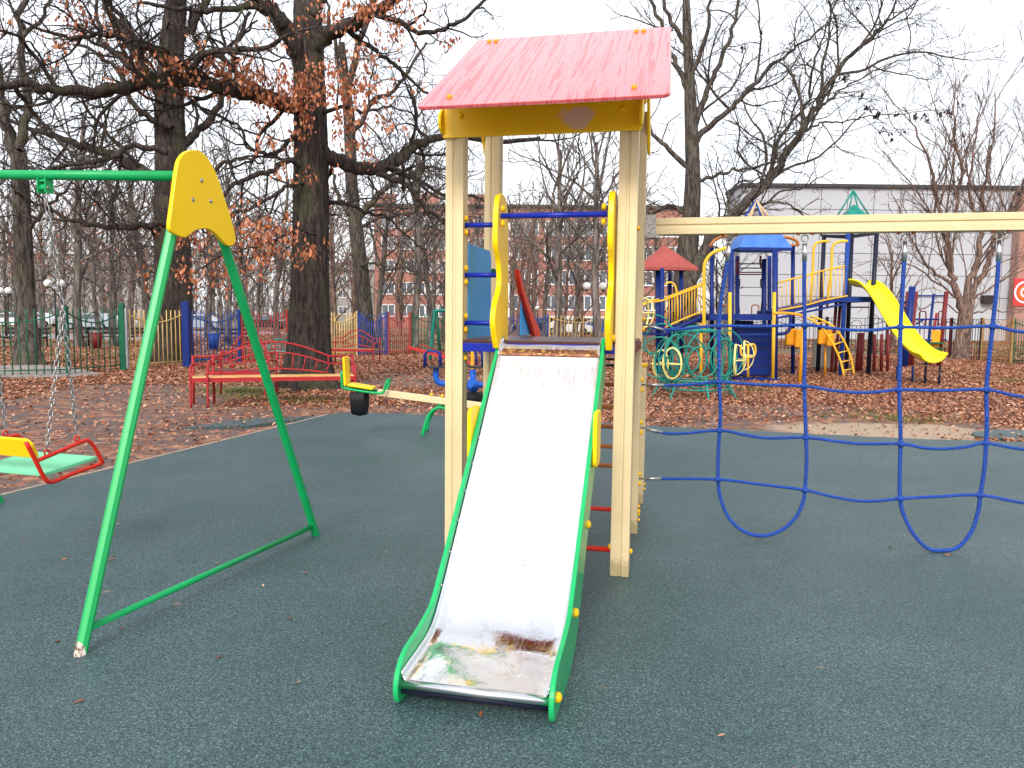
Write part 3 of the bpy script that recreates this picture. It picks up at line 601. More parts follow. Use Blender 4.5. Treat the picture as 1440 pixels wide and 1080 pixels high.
#================================================================== CLIMBING NET
net = thing('climbing_net', 'blue rope climbing net with two low loops hanging from the beige beam', 'climbing net', T0, -YAW)
_u = Vector((math.cos(YAW), -math.sin(YAW), 0)); _v = Vector((math.sin(YAW), math.cos(YAW), 0))
def TP(x, y, v=1.0):
    p = PL(x, y, _v, _v.dot(T0) + v) - T0; return Vector((p.dot(_u), v, p.z))
rngn = random.Random(8)
V1 = [(1025, 345), (1023, 370), (1016, 410), (1011, 458), (1011, 500), (1011, 537), (1013, 575), (1012, 605), (1010, 640), (1010, 674), (1013, 700), (1025, 728), (1045, 746), (1071, 753), (1098, 746), (1120, 727), (1130, 705), (1132, 689), (1134, 650), (1133, 615), (1132, 580), (1131, 543), (1132, 500), (1132, 457), (1131, 410), (1131, 370), (1131, 345)]
V2 = [(1273, 342), (1272, 370), (1269, 415), (1266, 460), (1265, 505), (1264, 548), (1266, 590), (1267, 624), (1266, 665), (1266, 701), (1271, 725), (1285, 752), (1305, 771), (1326, 777), (1348, 770), (1367, 748), (1376, 718), (1378, 696), (1383, 660), (1386, 623), (1388, 590), (1388, 548), (1392, 505), (1396, 459), (1400, 415), (1403, 370), (1404, 342)]
def zlift(p): p = Vector(p); p.z = max(p.z, .016); return p
ropes = [[zlift(TP(*q)) for q in V] for V in (V1, V2)]
sh = [Vector((q.x + 1.17, q.y, q.z)) for q in ropes[1]]; 
for i, R_ in enumerate(ropes + [sh]):
    rr_ = [Vector((q.x, q.y + .012 * math.sin(k * .9 + i), q.z)) for k, q in enumerate(R_)]
    MB().tube(smooth_pts(rr_, 4), .0132, 10).build('vertical_rope', 'rope', net)
    for e, s in ((0, 1), (-1, -1)):
        q = rr_[e]; a = Vector((q.x, q.y, 2.128))
        MB().tube([q.lerp(rr_[1 if s > 0 else -2], .9), q + Vector((0, 0, .01))], .0160, 10).build('ferrule', 'chrome', net)
        for dx in (-.012, .012): MB().tube([q + Vector((dx, 0, 0)), a + Vector((dx * 1.3, 0, -.05))], .0035, 6).build('wire', 'galv', net)
        MB().tube(arc(a + Vector((0, 0, -.035)), .022, 0, 2 * math.pi, (1, 0, 0), (0, 0, 1), 14)[:-1], .0045, 6, closed=True).build('shackle', 'galv', net)
        for dx in (-.045, .045): MB().ball(a + Vector((dx, -.02, -.008)), .014, 8, 5, (1, 1, .7)).build('bolt_cap', 'rung', net)
HR = [[(905, 456), (930, 463), (955, 463), (985, 460), (1011, 458), (1070, 459), (1132, 457), (1165, 461), (1195, 464), (1230, 464), (1266, 460), (1330, 461), (1396, 459), (1440, 467)],
      [(904, 541), (945, 542), (980, 540), (1011, 537), (1070, 541), (1131, 543), (1170, 549), (1205, 552), (1235, 551), (1264, 548), (1325, 549), (1388, 548), (1440, 558)],
      [(904, 601), (935, 609), (965, 609), (1012, 605), (1045, 611), (1080, 616), (1133, 615), (1180, 621), (1215, 624), (1267, 624), (1300, 630), (1330, 631), (1360, 628), (1386, 623), (1440, 632)],
      [(900, 673), (950, 673), (1010, 674), (1070, 681), (1132, 689), (1170, 698), (1205, 704), (1235, 704), (1267, 701), (1320, 698), (1378, 696), (1440, 707)]]
for i, H_ in enumerate(HR):
    pts = [TP(*q) for q in H_]; pts[0].x = .003
    e = pts[-1]; pts += [Vector((2.95, 1, e.z - .02)), Vector((3.4, 1, e.z + .01)), Vector((3.8, 1, e.z))]
    pts = [Vector((q.x, q.y - .004, q.z)) for q in pts]
    f0 = pts[0]; dd = (pts[1] - pts[0]).normalized(); MB().tube([f0, f0 + dd * .04, f0 + dd * .045, f0 + dd * .16], [.006, .006, .0115, .0115], 10).build('ferrule', 'galv', net)
    MB().tube(smooth_pts(pts, 5)[3:], .0108, 10).build('horizontal_rope', 'rope', net)
    for dz in (.037, -.037): MB().ball((.006, 1.0, f0.z + dz), .018, 10, 6, (.8, 1, 1)).build('bolt_cap', 'capyellow', net)
    for R_, ix in ((ropes[0], 0), (ropes[0], 1), (ropes[1], 0), (ropes[1], 1), (sh, 0), (sh, 1)):
        half = R_[:14] if ix == 0 else R_[13:]
        zt = None
        best = None
        for a, b in zip(half[:-1], half[1:]):
            for k in range(9):
                q = a.lerp(b, k / 8)
                for c, d_ in zip(pts[:-1], pts[1:]):
                    if min(c.x, d_.x) - 1e-3 <= q.x <= max(c.x, d_.x) + 1e-3:
                        zz = c.z + (d_.z - c.z) * (q.x - c.x) / (d_.x - c.x + 1e-9)
                        if best is None or abs(zz - q.z) < best[0]: best = (abs(zz - q.z), q)
        if best: MB().ball((best[1].x, .998, best[1].z), .0255, 12, 8, (1.1, 1, .85)).build('rope_clamp', 'rope', net)

#================================================================== SWING FRAME
A = G(110, 922); B = G(446, 752); Ld = (B - A).length; dS = (B - A).normalized(); nS = Vector((-dS.y, dS.x, 0))   # nS points left along the top bar
sf = thing('swing_set', 'green tubular swing frame with yellow top plate and worn paint at its foot', 'swing frame', A, math.atan2(dS.y, dS.x))
def SL(s, t, z): return Vector((s, t, z))        # frame space: s along the feet line, t to the left, z up
def leg(s0, s1, t, tt=.9, name='leg', mat='green'):
    k = 2.30 / 1.912; sx = s0 + (s1 - s0) * k
    return MB().tube([SL(s0, t, -.03), SL(sx, t, 2.30)], .0275, 8).build(name, mat, sf)
def aframe(t, first):
    l1 = leg(.003, .65, t, mat='greenworn' if first else 'green'); l2 = leg(Ld, 1.098, t)
    for l in (l1, l2):
        for p in l.data.polygons: p.use_smooth = False
    f0 = SL(.06, t, .085); MB().tube([SL(.03, t, .105), SL(Ld - .03, t, .075)], .0165, 10).build('base_bar', 'green', sf)
    pt = [(0.793, 2.399), (0.718, 2.373), (0.67, 2.327), (0.648, 2.267), (0.623, 2.157), (0.599, 2.048), (0.586, 1.983), (0.6, 1.956), (0.64, 1.943), (0.691, 1.937), (0.723, 1.951), (0.766, 1.978), (0.816, 1.994), (0.872, 2.001), (0.928, 1.984), (0.98, 1.955), (1.021, 1.931), (1.058, 1.927), (1.096, 1.946), (1.103, 1.983), (1.069, 2.078), (1.018, 2.18), (0.963, 2.286), (0.908, 2.355), (0.853, 2.393)]
    sm = [(p.x, p.y) for p in smooth_pts([Vector((a, b, 0)) for a, b in pt], 4, True)]
    off = t - .05 if first else t + .038
    Mx = Matrix(((1, 0, 0), (0, 0, 1), (0, 1, 0))).to_4x4(); Mx.translation = (0, off - (.012 if first else 0), 0)
    MB().prism(sm, .024, Mx).build('top_plate', 'yellow', sf, bevel=.004)
    yo = off - .012 if first else off + .024
    for s, z in [(0.829, 2.248), (0.76, 2.138), (0.898, 2.151)]: MB().ball((s, yo, z), .012, 8, 6, (1, .5, 1)).build('bolt', 'galv', sf)
aframe(0, True); aframe(2.92, False)
SB = .83; ZB = lambda t: 2.272 + .050 * t
MB().tube([SL(SB, -.03, ZB(0)), SL(SB, 2.95, ZB(2.9))], .027, 16).build('top_bar', 'green', sf)
def SW(s, t, z): return A + dS * s + nS * t + Vector((0, 0, z))
HT = (1.0, 1.52)
for t in HT + (1.95, ):
    mb = MB(); 
    for dt in (-.028, .028): mb.box((SB, t + dt, ZB(t) - .06), (.055, .008, .085))
    mb.tube([(SB, t - .03, ZB(t) - .07), (SB, t + .03, ZB(t) - .07)], .019, 10); mb.box((SB + .0, t, ZB(t) - .033), (.04, .045, .012)); mb.build('hanger_bracket', 'green', sf, bevel=.002)
    MB().ball((SB - .01, t - .034, ZB(t) - .073), .011, 8, 5, (1, .5, 1)).build('bolt', 'galv', sf)

# swing seat on chains
sw = thing('swing', 'mint green swing seat with red tube arms and yellow backrest on chains', 'swing', SW(SB, 1.26, .60), math.atan2(dS.y, dS.x))
def q(s, t, z): return Vector((s - SB, t - 1.26, z - .60))
def PS_(x, y, t): # sight line meets the plane at offset t of the swing; returns seat-space
    p = PL(x, y, nS, nS.dot(A) + t) - A; return q(p.dot(dS), t, p.z)
t1 = .98; t2 = 1.54
for ti, sgn in ((t1, 1), (t2, -1)):
    loop = [PS_(x, y, t1) for x, y in ((37, 622), (50, 648), (62, 671), (73, 678), (105, 665), (140, 653), (143, 648), (134, 631), (126, 621), (118, 620), (90, 632), (52, 648))]
    loop = [Vector((p.x, p.y + (ti - t1), p.z)) for p in loop]
    MB().tube(smooth_pts(loop, 3), .0125, 10).build('arm_frame', 'red', sw)
    for e in (PS_(66, 638, t1), PS_(108, 618, t1)):
        e = Vector((e.x, e.y + ti - t1, e.z + .005)); MB().tube(arc(e, .016, 0, 2 * math.pi, (1, 0, 0), (0, 0, 1), 12)[:-1], .005, 6, closed=True).build('eye', 'red', sw)
pa, pb = PS_(66, 671, t1), PS_(140, 647, t1)
sd = (pb - pa).normalized(); mb = MB(); c0 = pa + sd * .0; L = (pb - pa).length
seat_pts = [pa + Vector((0, .012, .012)), pb + Vector((0, .012, .012))]
mb.bar((seat_pts[0] + Vector((0, 0, 0))).lerp(seat_pts[1], 0) + Vector((0, .27, 0)), seat_pts[1] + Vector((0, .27, 0)), .53, .022); mb.build('seat', 'mint', sw, bevel=.004)
ba = PS_(48, 632, t1) + Vector((0.02, 0, 0)); up = Vector((-.35, 0, .94)).normalized()
pl = []; 
for cx, cy, a0 in ((.0, .085, 0), (-.0, .0, 270)): pass
W_ = t2 - t1 - .02
poly = [(0, 0), (W_, 0), (W_, .07)] + [(W_ - .05 + .05 * math.cos(t), .07 + .05 * math.sin(t)) for t in (.4, .8, 1.2, 1.57)] + [(.05 + .05 * math.cos(t), .07 + .05 * math.sin(t)) for t in (1.57, 2.0, 2.4, 2.8)] + [(0, .07)]
base = PS_(47, 650, t1); Mx = Matrix((Vector((0, 1, 0)), up, Vector((0, 1, 0)).cross(up))).transposed().to_4x4(); Mx.translation = Vector((base.x + .03, q(0, t1 + .01, 0).y, base.z + .015))
MB().prism(poly, .02, Mx).build('backrest', 'yellow', sw, bevel=.005)
# chain links: one mesh, copied
lk = MB(); lk.tube([Vector((.0105 * math.cos(a), 0, .0105 * math.sin(a) + (.013 if math.sin(a) >= 0 else -.013))) for a in [2 * math.pi * (i + .5) / 10 for i in range(10)]], .0036, 5, closed=True)
link0 = None
def chain(a, b, parent, sag=0, twist=0):
    global link0
    d = b - a; L = d.length; n = int(L / .036); Z = d.normalized(); X = Z.orthogonal().normalized()
    for i in range(n):
        c = a.lerp(b, (i + .5) / n); xx = Matrix.Rotation((i % 2) * math.pi / 2 + twist, 3, Z) @ X; yy = Z.cross(xx)
        if link0 is None: link0 = lk.build('chain_link', 'galv', parent); o = link0
        else: o = copy_obj(link0, parent)
        Mx = Matrix((xx, yy, Z)).transposed().to_4x4(); Mx.translation = c; o.matrix_local = Mx
for ti in (t1, t2):
    dt = ti - t1; tt = q(SB, HT[0] if dt == 0 else HT[1], 2.19); kn = PS_(88, 430, t1); kn = Vector((kn.x, kn.y + dt, kn.z))
    e1, e2 = PS_(66, 635, t1), PS_(108, 614, t1); e1 = Vector((e1.x, e1.y + dt, e1.z + .02)); e2 = Vector((e2.x, e2.y + dt, e2.z + .02))
    chain(tt, kn, sw, twist=.4); chain(kn + Vector((.005, 0, 0)), e1, sw); chain(kn, e2, sw, twist=.3)
    # slack wrapped round the top of the chain
    for k in range(9 if dt == 0 else 5):
        z = tt.z - .10 - k * .026; o = copy_obj(link0, sw); X = Vector((math.cos(k * 2.1), math.sin(k * 2.1), .3)).normalized(); Mx = Matrix((X, Vector((0, 0, 1)).cross(X).normalized(), X.cross(Vector((0, 0, 1)).cross(X).normalized()))).transposed().to_4x4(); Mx.translation = Vector((tt.x + .014 * math.cos(k * 2.4), tt.y + .014 * math.sin(k * 2.4), z)); o.matrix_local = Mx

#================================================================== TREES
class Tree:
    """skeleton as polylines; every branch is a tapered tube"""
    def __init__(s, seed): s.r = random.Random(seed); s.pl = []
    def line(s, pts, r0, r1, pw=1.0):
        n = len(pts); s.pl.append((pts, [r0 + (r1 - r0) * (i / (n - 1)) ** pw for i in range(n)]))
    def grow(s, p, d, L, r0, lv, c):
        """c: wiggle, step, density list per level, rmin, up"""
        R = s.r; g = R.gauss; step = c['step'] * (1.0 if lv == 0 else .8 if lv == 1 else .6); n = max(3, int(L / step)); st = L / n; w = c['wig'] * (1 + .15 * lv)
        px, py, pz = p; dx, dy, dz = d; pts = [(px, py, pz)]; dirs = [d]; bx, by, bz = g(0, w * .3), g(0, w * .3), g(0, w * .3)
        for i in range(n):
            dx += g(0, w) + bx; dy += g(0, w) + by; dz += g(0, w) + bz + c['up'] * (.6 if lv < 2 else .25)
            if R.random() < .25: bx, by, bz = g(0, w * .5), g(0, w * .5), g(0, w * .5)
            q = 1 / math.sqrt(dx * dx + dy * dy + dz * dz + 1e-9); dx *= q; dy *= q; dz *= q
            px += dx * st; py += dy * st; pz += dz * st
            if pz < 1.7: dz = abs(dz)
            pts.append((px, py, pz)); dirs.append((dx, dy, dz))
        rmin = c['rmin']; r1 = max(rmin, r0 * (.35 if lv < 2 else .4)); rad = [max(rmin, r0 + (r1 - r0) * (i / n)) for i in range(n + 1)]
        s.pl.append((pts, rad)); s.kids(pts, dirs, rad, L, lv, c)
    def kids(s, pts, dirs, rad, L, lv, c, t0=.15):
        if lv >= len(c['den']): return
        R = s.r; n = len(pts) - 1; m = L * c['den'][lv]; m = int(m) + (R.random() < m - int(m)); az = R.uniform(0, 6.28)
        for k in range(m):
            t = t0 + (1 - t0) * ((k + R.random()) / m); i = min(n - 1, int(t * n)); f = t * n - i; a, b = pts[i], pts[i + 1]
            p = (a[0] + (b[0] - a[0]) * f, a[1] + (b[1] - a[1]) * f, a[2] + (b[2] - a[2]) * f); d = Vector(dirs[min(i + 1, n)])
            az += 2.4 + R.gauss(0, .5); o = d.orthogonal().normalized(); o = Matrix.Rotation(az, 3, d) @ o; an = math.radians(R.uniform(*c['ang']))
            q = d * math.cos(an) + o * math.sin(an); l = L * R.uniform(*c['len']) * (1.15 - .55 * t)
            l = min(max(l, c['lmin'] * (1 if lv < 2 else .6)), c['lmax'][min(lv, len(c['lmax']) - 1)]); rr = max(c['rmin'], min(rad[i] * .62, l * c['thick']))
            s.grow(p, (q.x, q.y, q.z + c.get('lift', 0)), l, rr, lv + 1, c)
    def limb(s, pts, r0, r1, c, lv=0, t0=.12, k=5, jit=.03):
        """a limb laid through given points, branching along its way"""
        q = smooth_pts(pts, k); q = [v + Vector((s.r.gauss(0, jit), s.r.gauss(0, jit), s.r.gauss(0, jit))) if 0 < i else v for i, v in enumerate(q)]
        n = len(q) - 1; rad = [r0 + (r1 - r0) * i / n for i in range(n + 1)]; P_ = [tuple(v) for v in q]; s.pl.append((P_, rad))
        dirs = [tuple((q[min(i + 1, n)] - q[max(i - 1, 0)]).normalized()) for i in range(n + 1)]; L = sum((q[i + 1] - q[i]).length for i in range(n))
        s.kids(P_, dirs, rad, L, lv, c, t0); return q
def tubes_mesh(name, pls, mat, parent, off, sides):
    V, F, o = [], [], 0
    A_ = np.concatenate([np.array(p) for p, r in pls]) - np.array(off); Rr = np.concatenate([np.array(r) for p, r in pls]); ln = np.array([len(p) for p, r in pls]); st = np.concatenate([[0], np.cumsum(ln)[:-1]]); N = len(A_)
    first = np.zeros(N, bool); first[st] = True; last = np.zeros(N, bool); last[st + ln - 1] = True
    nx = np.roll(A_, -1, 0); pv = np.roll(A_, 1, 0); nx[last] = A_[last]; pv[first] = A_[first]; T = nx - pv; T /= np.linalg.norm(T, axis=1, keepdims=True) + 1e-9
    ref = np.array([.23, .93, .28]); ref /= np.linalg.norm(ref); X = np.cross(T, ref); X /= np.linalg.norm(X, axis=1, keepdims=True) + 1e-9; Y = np.cross(T, X)
    a = 2 * np.pi * np.arange(sides) / sides; V = A_[:, None] + Rr[:, None, None] * (X[:, None] * np.cos(a)[None, :, None] + Y[:, None] * np.sin(a)[None, :, None])
    i = np.where(~last)[0]; k = np.arange(sides); k2 = (k + 1) % sides
    F = np.stack([i[:, None] * sides + k, i[:, None] * sides + k2, (i + 1)[:, None] * sides + k2, (i + 1)[:, None] * sides + k], -1).reshape(-1, 4)
    return V.reshape(-1, 3), F
def crown(tree, parent, mat, off, name='crown'):
    big = [q for q in tree.pl if q[1][0] > .035]; mid = [q for q in tree.pl if .012 < q[1][0] <= .035]; sm = [q for q in tree.pl if q[1][0] <= .012]
    Vs, Fs, o = [], [], 0
    for g, sd in ((big, 9), (mid, 5), (sm, 3)):
        if g:
            V, F = tubes_mesh(name, g, mat, parent, off, sd); Vs.append(V); Fs.append(F + o); o += len(V)
    return np_mesh(name, np.concatenate(Vs), np.concatenate(Fs), mat, parent, True)
def trunk(pts, rad, mat, parent, off, sides=48, ridge=.02, flare=.5, step=.08, seed=1):
    """trunk with furrowed bark in the mesh and a root flare"""
    q = smooth_pts(pts, 12); n0 = len(q); Ls = [0]
    for a, b in zip(q[:-1], q[1:]): Ls.append(Ls[-1] + (b - a).length)
    Lt = Ls[-1]; m = int(Lt / step); ts = np.linspace(0, Lt, m + 1); Q = np.array([list(v) for v in q]); C = np.stack([np.interp(ts, Ls, Q[:, k]) for k in range(3)], 1)
    r = np.interp(ts / Lt, np.linspace(0, 1, len(rad)), rad); r = r * (1 + flare * np.exp(-ts / .38))
    T = np.gradient(C, axis=0); T /= np.linalg.norm(T, axis=1, keepdims=True); ref = np.array([0, 1., 0]); X = np.cross(T, ref); X /= np.linalg.norm(X, axis=1, keepdims=True); Y = np.cross(T, X)
    a = 2 * np.pi * np.arange(sides) / sides; rs = np.random.RandomState(seed); ph = rs.uniform(0, 6.28, 12)
    aa = a[None] + 0 * ts[:, None]; zz = ts[:, None] + 0 * a[None]
    w = .35 * np.sin(zz * 2.1 + ph[0]) + .25 * np.sin(zz * 5.3 + ph[1] + 3 * aa)
    rd = np.abs(np.sin(aa * sides / 7 + w * 2.2)) * .6 + np.abs(np.sin(aa * sides / 4.3 + 1.7 * w + ph[2])) * .4 + .25 * np.sin(zz * 31 + 5 * aa) * np.sin(aa * 9 + zz * 3)
    lob = .07 * np.sin(aa * 3 + ph[3]) + .05 * np.sin(aa * 5 + ph[4]) ; fl = np.exp(-zz / .35) * (.25 * np.sin(aa * 5 + ph[5]) + .12 * np.sin(aa * 9 + ph[6]))
    Rr = r[:, None] * (1 + lob * .6 + fl) + ridge * (rd - .5)
    V = C[:, None] + Rr[..., None] * (X[:, None] * np.cos(a)[None, :, None] + Y[:, None] * np.sin(a)[None, :, None]) - np.array(off)
    i = np.arange(m)[:, None] * sides; k = np.arange(sides); k2 = (k + 1) % sides; F = np.stack([i + k, i + k2, i + sides + k2, i + sides + k], -1).reshape(-1, 4)
    return np_mesh('trunk', V.reshape(-1, 3), F, mat, parent, True)
OAK = dict(step=.22, wig=.20, up=.015, den=[2.1, 2.9, 3.8, 3.6], rmin=.0058, ang=(35, 75), len=(.30, .62), lmin=.28, lmax=[3.2, 1.7, .9, .5], thick=.020)
BIG = dict(step=.30, wig=.13, up=.05, den=[1.5, 2.0, 2.4, 2.0], rmin=.0065, ang=(25, 55), len=(.30, .60), lmin=.4, lmax=[4.5, 2.4, 1.3, .8], thick=.013)
def hanging(tree_root, regs, size, rng, off):
    C = []
    for px, py, Y, rx, rz, n in regs:
        c = P(px, py, Y); nc = max(1, n // 7); cc = rng.normal(0, 1, (nc, 3)) * np.array([rx, rx * .7, rz]) * .5 + np.array(c)
        C.append(np.repeat(cc, 7, 0) + rng.normal(0, .07, (nc * 7, 3)))
    C = np.concatenate(C) - np.array(off)
    o = leafmesh('dead_leaves', C, size, rng, .9, 'oakleaf', tree_root, True); tag(o, kind='stuff'); return o

# --- big oak in the playground
base = G(435, 545); Y0 = base.y
oak = thing('oak_tree', 'massive dark oak with furrowed trunk beside the red bench, leaves still orange', 'tree', base)
tp = [G(435, 545) - Vector((0, 0, .1)), P(436, 470, Y0), P(437, 380, Y0), P(438, 300, Y0), P(438, 200, Y0), P(436, 120, Y0 + .1), P(434, 50, Y0 + .1), P(432, 0, Y0 + .2), P(432, -60, Y0 + .3)]
trunk(tp, [.46, .42, .375, .355, .34, .32, .30, .26, .18], 'barkoak', oak, base, 84, .035, .45)
t = Tree(21)
def LP(l, dy0=0, dy1=0): n = len(l) - 1; return [P(x, y, Y0 + dy0 + (dy1 - dy0) * i / n) for i, (x, y) in enumerate(l)]
limbs = [
 ([(425, 150), (398, 146), (370, 136), (330, 128), (295, 117), (250, 112), (205, 118), (170, 124), (120, 128), (70, 126), (30, 118), (-40, 128)], .17, .06, -.2, -3.0),
 ([(430, 100), (412, 62), (395, 30), (372, 5), (350, -20), (320, -60)], .20, .12, 0, -1.0),
 ([(440, 70), (462, 50), (485, 38), (512, 22), (545, 5), (590, -30)], .16, .09, 0, -.8),
 ([(450, 215), (480, 228), (520, 238), (555, 228), (580, 210), (605, 196), (640, 190), (700, 200), (760, 195)], .17, .04, 0, 1.5),
 ([(520, 236), (548, 250), (575, 262), (592, 285), (615, 305), (650, 335), (680, 380)], .07, .03, .4, 0),
 ([(430, 198), (412, 192), (400, 205), (385, 218), (360, 212), (345, 205), (338, 180), (310, 165), (280, 150)], .055, .018, -.2, -1.2),
 ([(430, 232), (405, 226), (380, 240), (350, 250), (325, 262), (300, 290), (270, 300)], .075, .02, -.2, -1.8),
 ([(480, 30), (500, 52), (530, 72), (560, 95), (585, 118), (610, 140)], .06, .022, -.2, .4),
 ([(445, 290), (470, 283), (500, 290), (520, 300), (550, 310), (580, 340), (600, 350)], .05, .015, .3, 1.2),
 ([(432, 255), (400, 262), (370, 285), (330, 300), (300, 330), (280, 360)], .045, .012, -.3, -2.6),
 ([(445, 330), (420, 325), (390, 335), (350, 350), (310, 360), (265, 385)], .035, .010, -.4, -2.6),
 ([(440, 20), (452, -10), (470, -60), (500, -120)], .16, .09, 0, .5),
 ([(432, -20), (425, -60), (400, -140)], .15, .09, .2, .8),
 ([(300, 118), (270, 95), (230, 75), (190, 62), (140, 50), (90, 52), (30, 30)], .07, .02, -1.2, -3.2),
 ([(250, 112), (225, 85), (180, 40), (150, 0), (130, -40)], .06, .03, -1.6, -2.5),
 ([(385, 20), (350, 10), (300, 15), (250, 12), (200, 2)], .075, .03, -.5, -1.5),
 ([(520, 20), (560, 30), (590, 45), (625, 40), (660, 20), (700, -20)], .06, .025, -.5, -1.2),
 ([(455, 160), (480, 150), (510, 158), (545, 150), (580, 160)], .045, .012, -.3, -1.2),
]
for l, a, b, d0, d1 in limbs: t.limb(LP(l, d0, d1), a, b, OAK, t0=.1 if len(l) < 8 else .06, jit=.02)
crown(t, oak, 'barkoak', base)
rl = np.random.RandomState(7)
regs = [(x, y, Y0 + dy, rx, rz, n) for x, y, dy, rx, rz, n in (
 (110, 30, -2.6, .7, .3, 90), (150, 42, -2.4, .8, .3, 80), (70, 56, -2.6, .8, .2, 50), (205, 95, -1.8, .5, .3, 80), (235, 103, -1.7, .9, .35, 130), (258, 122, -1.5, .5, .3, 60), (320, 100, -1.2, .9, .35, 260), (345, 112, -1.1, .6, .3, 150),
 (380, 125, -1.0, .7, .4, 180), (415, 130, -1.0, .8, .4, 240), (440, 110, -1.1, .7, .35, 160), (405, 152, -1.0, .6, .35, 130), (470, 118, -1, .5, .4, 100), (385, 205, -.9, .5, .25, 60), (410, 245, -.9, .6, .22, 60), (440, 172, -.9, .3, .3, 40),
 (475, 25, -1.2, .9, .3, 80), (395, 10, -1.2, .8, .3, 70), (520, 25, -1.1, .9, .35, 160), (560, 15, -1.1, .8, .35, 130), (590, 55, -1.0, .7, .3, 50), (500, 115, -.8, .9, .45, 240), (520, 155, -.8, .8, .6, 200), (490, 170, -.8, .6, .5, 110), (512, 205, -.6, .6, .5, 80),
 (290, 328, -1.9, .9, .35, 130), (320, 340, -1.9, 1.0, .45, 190), (355, 330, -1.7, .9, .4, 130), (385, 340, -1.5, .9, .4, 170), (405, 355, -1.4, .6, .35, 80), (265, 390, -2.3, .9, .3, 130), (330, 382, -2.0, .9, .25, 110), (300, 300, -2, .7, .4, 60), (180, 112, -2, .6, .3, 40), (540, 60, -1, .6, .3, 40), (340, 60, -1.2, .8, .3, 40))]
hanging(oak, [(a, b, c, d, e, int(f * 1.15)) for a, b, c, d, e, f in regs], .088, rl, base)

# --- second oak behind the yellow fence
base = G(243, 509); Y0 = base.y
oak2 = thing('oak_tree', 'dark thick oak standing just behind the yellow fence section, left of the blue gate post', 'tree', base)
trunk([G(243, 509) - Vector((0, 0, .1)), P(243, 450, Y0), P(243, 380, Y0), P(241, 300, Y0), P(240, 220, Y0), P(238, 140, Y0), P(242, 60, Y0), P(248, 0, Y0), P(250, -60, Y0)], [.60, .56, .54, .50, .46, .42, .36, .30, .2], 'barkoak', oak2, base, 64, .04, .25, .14, 3)
t = Tree(33); OAK2 = dict(OAK, step=.34, rmin=.0095, den=[1.3, 2.1, 2.8, 2.5], lmax=[4.5, 2.4, 1.3, .8], thick=.018, lmin=.45)
for l, a, b, d0, d1 in [([(236, 255), (200, 240), (165, 222), (120, 208), (80, 192), (40, 180), (-20, 150)], .19, .05, 0, 1), ([(250, 205), (275, 190), (300, 160), (320, 120), (330, 70), (350, 20)], .15, .05, 0, 1.5),
    ([(235, 310), (200, 316), (160, 320), (110, 312), (60, 290), (20, 270)], .12, .03, -.5, -2), ([(245, 270), (275, 262), (300, 240), (330, 225), (370, 230)], .12, .03, 0, .5),
    ([(238, 150), (210, 110), (180, 60), (150, 10), (140, -50)], .16, .08, .5, 1), ([(246, 60), (275, 30), (300, -20), (320, -60)], .15, .08, 0, .5), ([(240, 180), (215, 170), (190, 150), (160, 90), (100, 60)], .12, .04, -.5, -1.5),
    ([(246, 120), (280, 100), (330, 60), (360, 30)], .11, .03, .5, 2), ([(236, 215), (190, 205), (150, 225), (100, 232), (40, 240), (-30, 235)], .10, .03, -1, -3), ([(248, 330), (280, 320), (300, 330), (330, 310)], .05, .02, 0, 1), ([(250, 0), (255, -50), (265, -120)], .2, .1, 0, 0)]:
    t.limb(LP(l, d0, d1), a, b, OAK2, jit=.04)
crown(t, oak2, 'barkoak', base)

# --- tree behind the red corner fence, middle
base = G(516, 489); Y0 = base.y
tr = thing('bare_tree', 'tall leaning bare tree rising behind the blue fence right of the big oak', 'tree', base)
trunk([G(516, 489) - Vector((0, 0, .1)), P(512, 440, Y0), P(507, 380, Y0), P(500, 320, Y0), P(494, 260, Y0), P(492, 200, Y0), P(488, 140, Y0), P(480, 60, Y0)], [.42, .38, .34, .30, .27, .25, .20, .13], 'barkgrey', tr, base, 40, .03, .2, .2, 4)
t = Tree(35); MIDT = dict(OAK2, rmin=.012, step=.45, den=[1.1, 1.8, 2.4, 1.8], lmax=[5.5, 2.8, 1.6, 1], lmin=.6, thick=.015)
for l, a, b, d0, d1 in [([(503, 318), (525, 285), (545, 262), (570, 250), (600, 235), (640, 240)], .18, .05, 0, 1), ([(500, 325), (520, 312), (550, 305), (590, 298), (620, 310)], .10, .04, 0, 1), ([(495, 305), (480, 285), (470, 250), (455, 220)], .12, .04, 0, 1), ([(506, 372), (525, 370), (545, 376), (552, 382), (565, 376), (585, 384), (600, 398)], .07, .03, -.5, -1),
    ([(488, 140), (500, 80), (520, 20), (540, -40)], .18, .1, 0, 0), ([(490, 200), (520, 150), (560, 120), (600, 60)], .14, .05, 0, 0), ([(486, 120), (470, 60), (460, 0)], .12, .06, 0, 0)]:
    t.limb(LP(l, d0, d1), a, b, MIDT, jit=.06)
crown(t, tr, 'barkgrey', base)

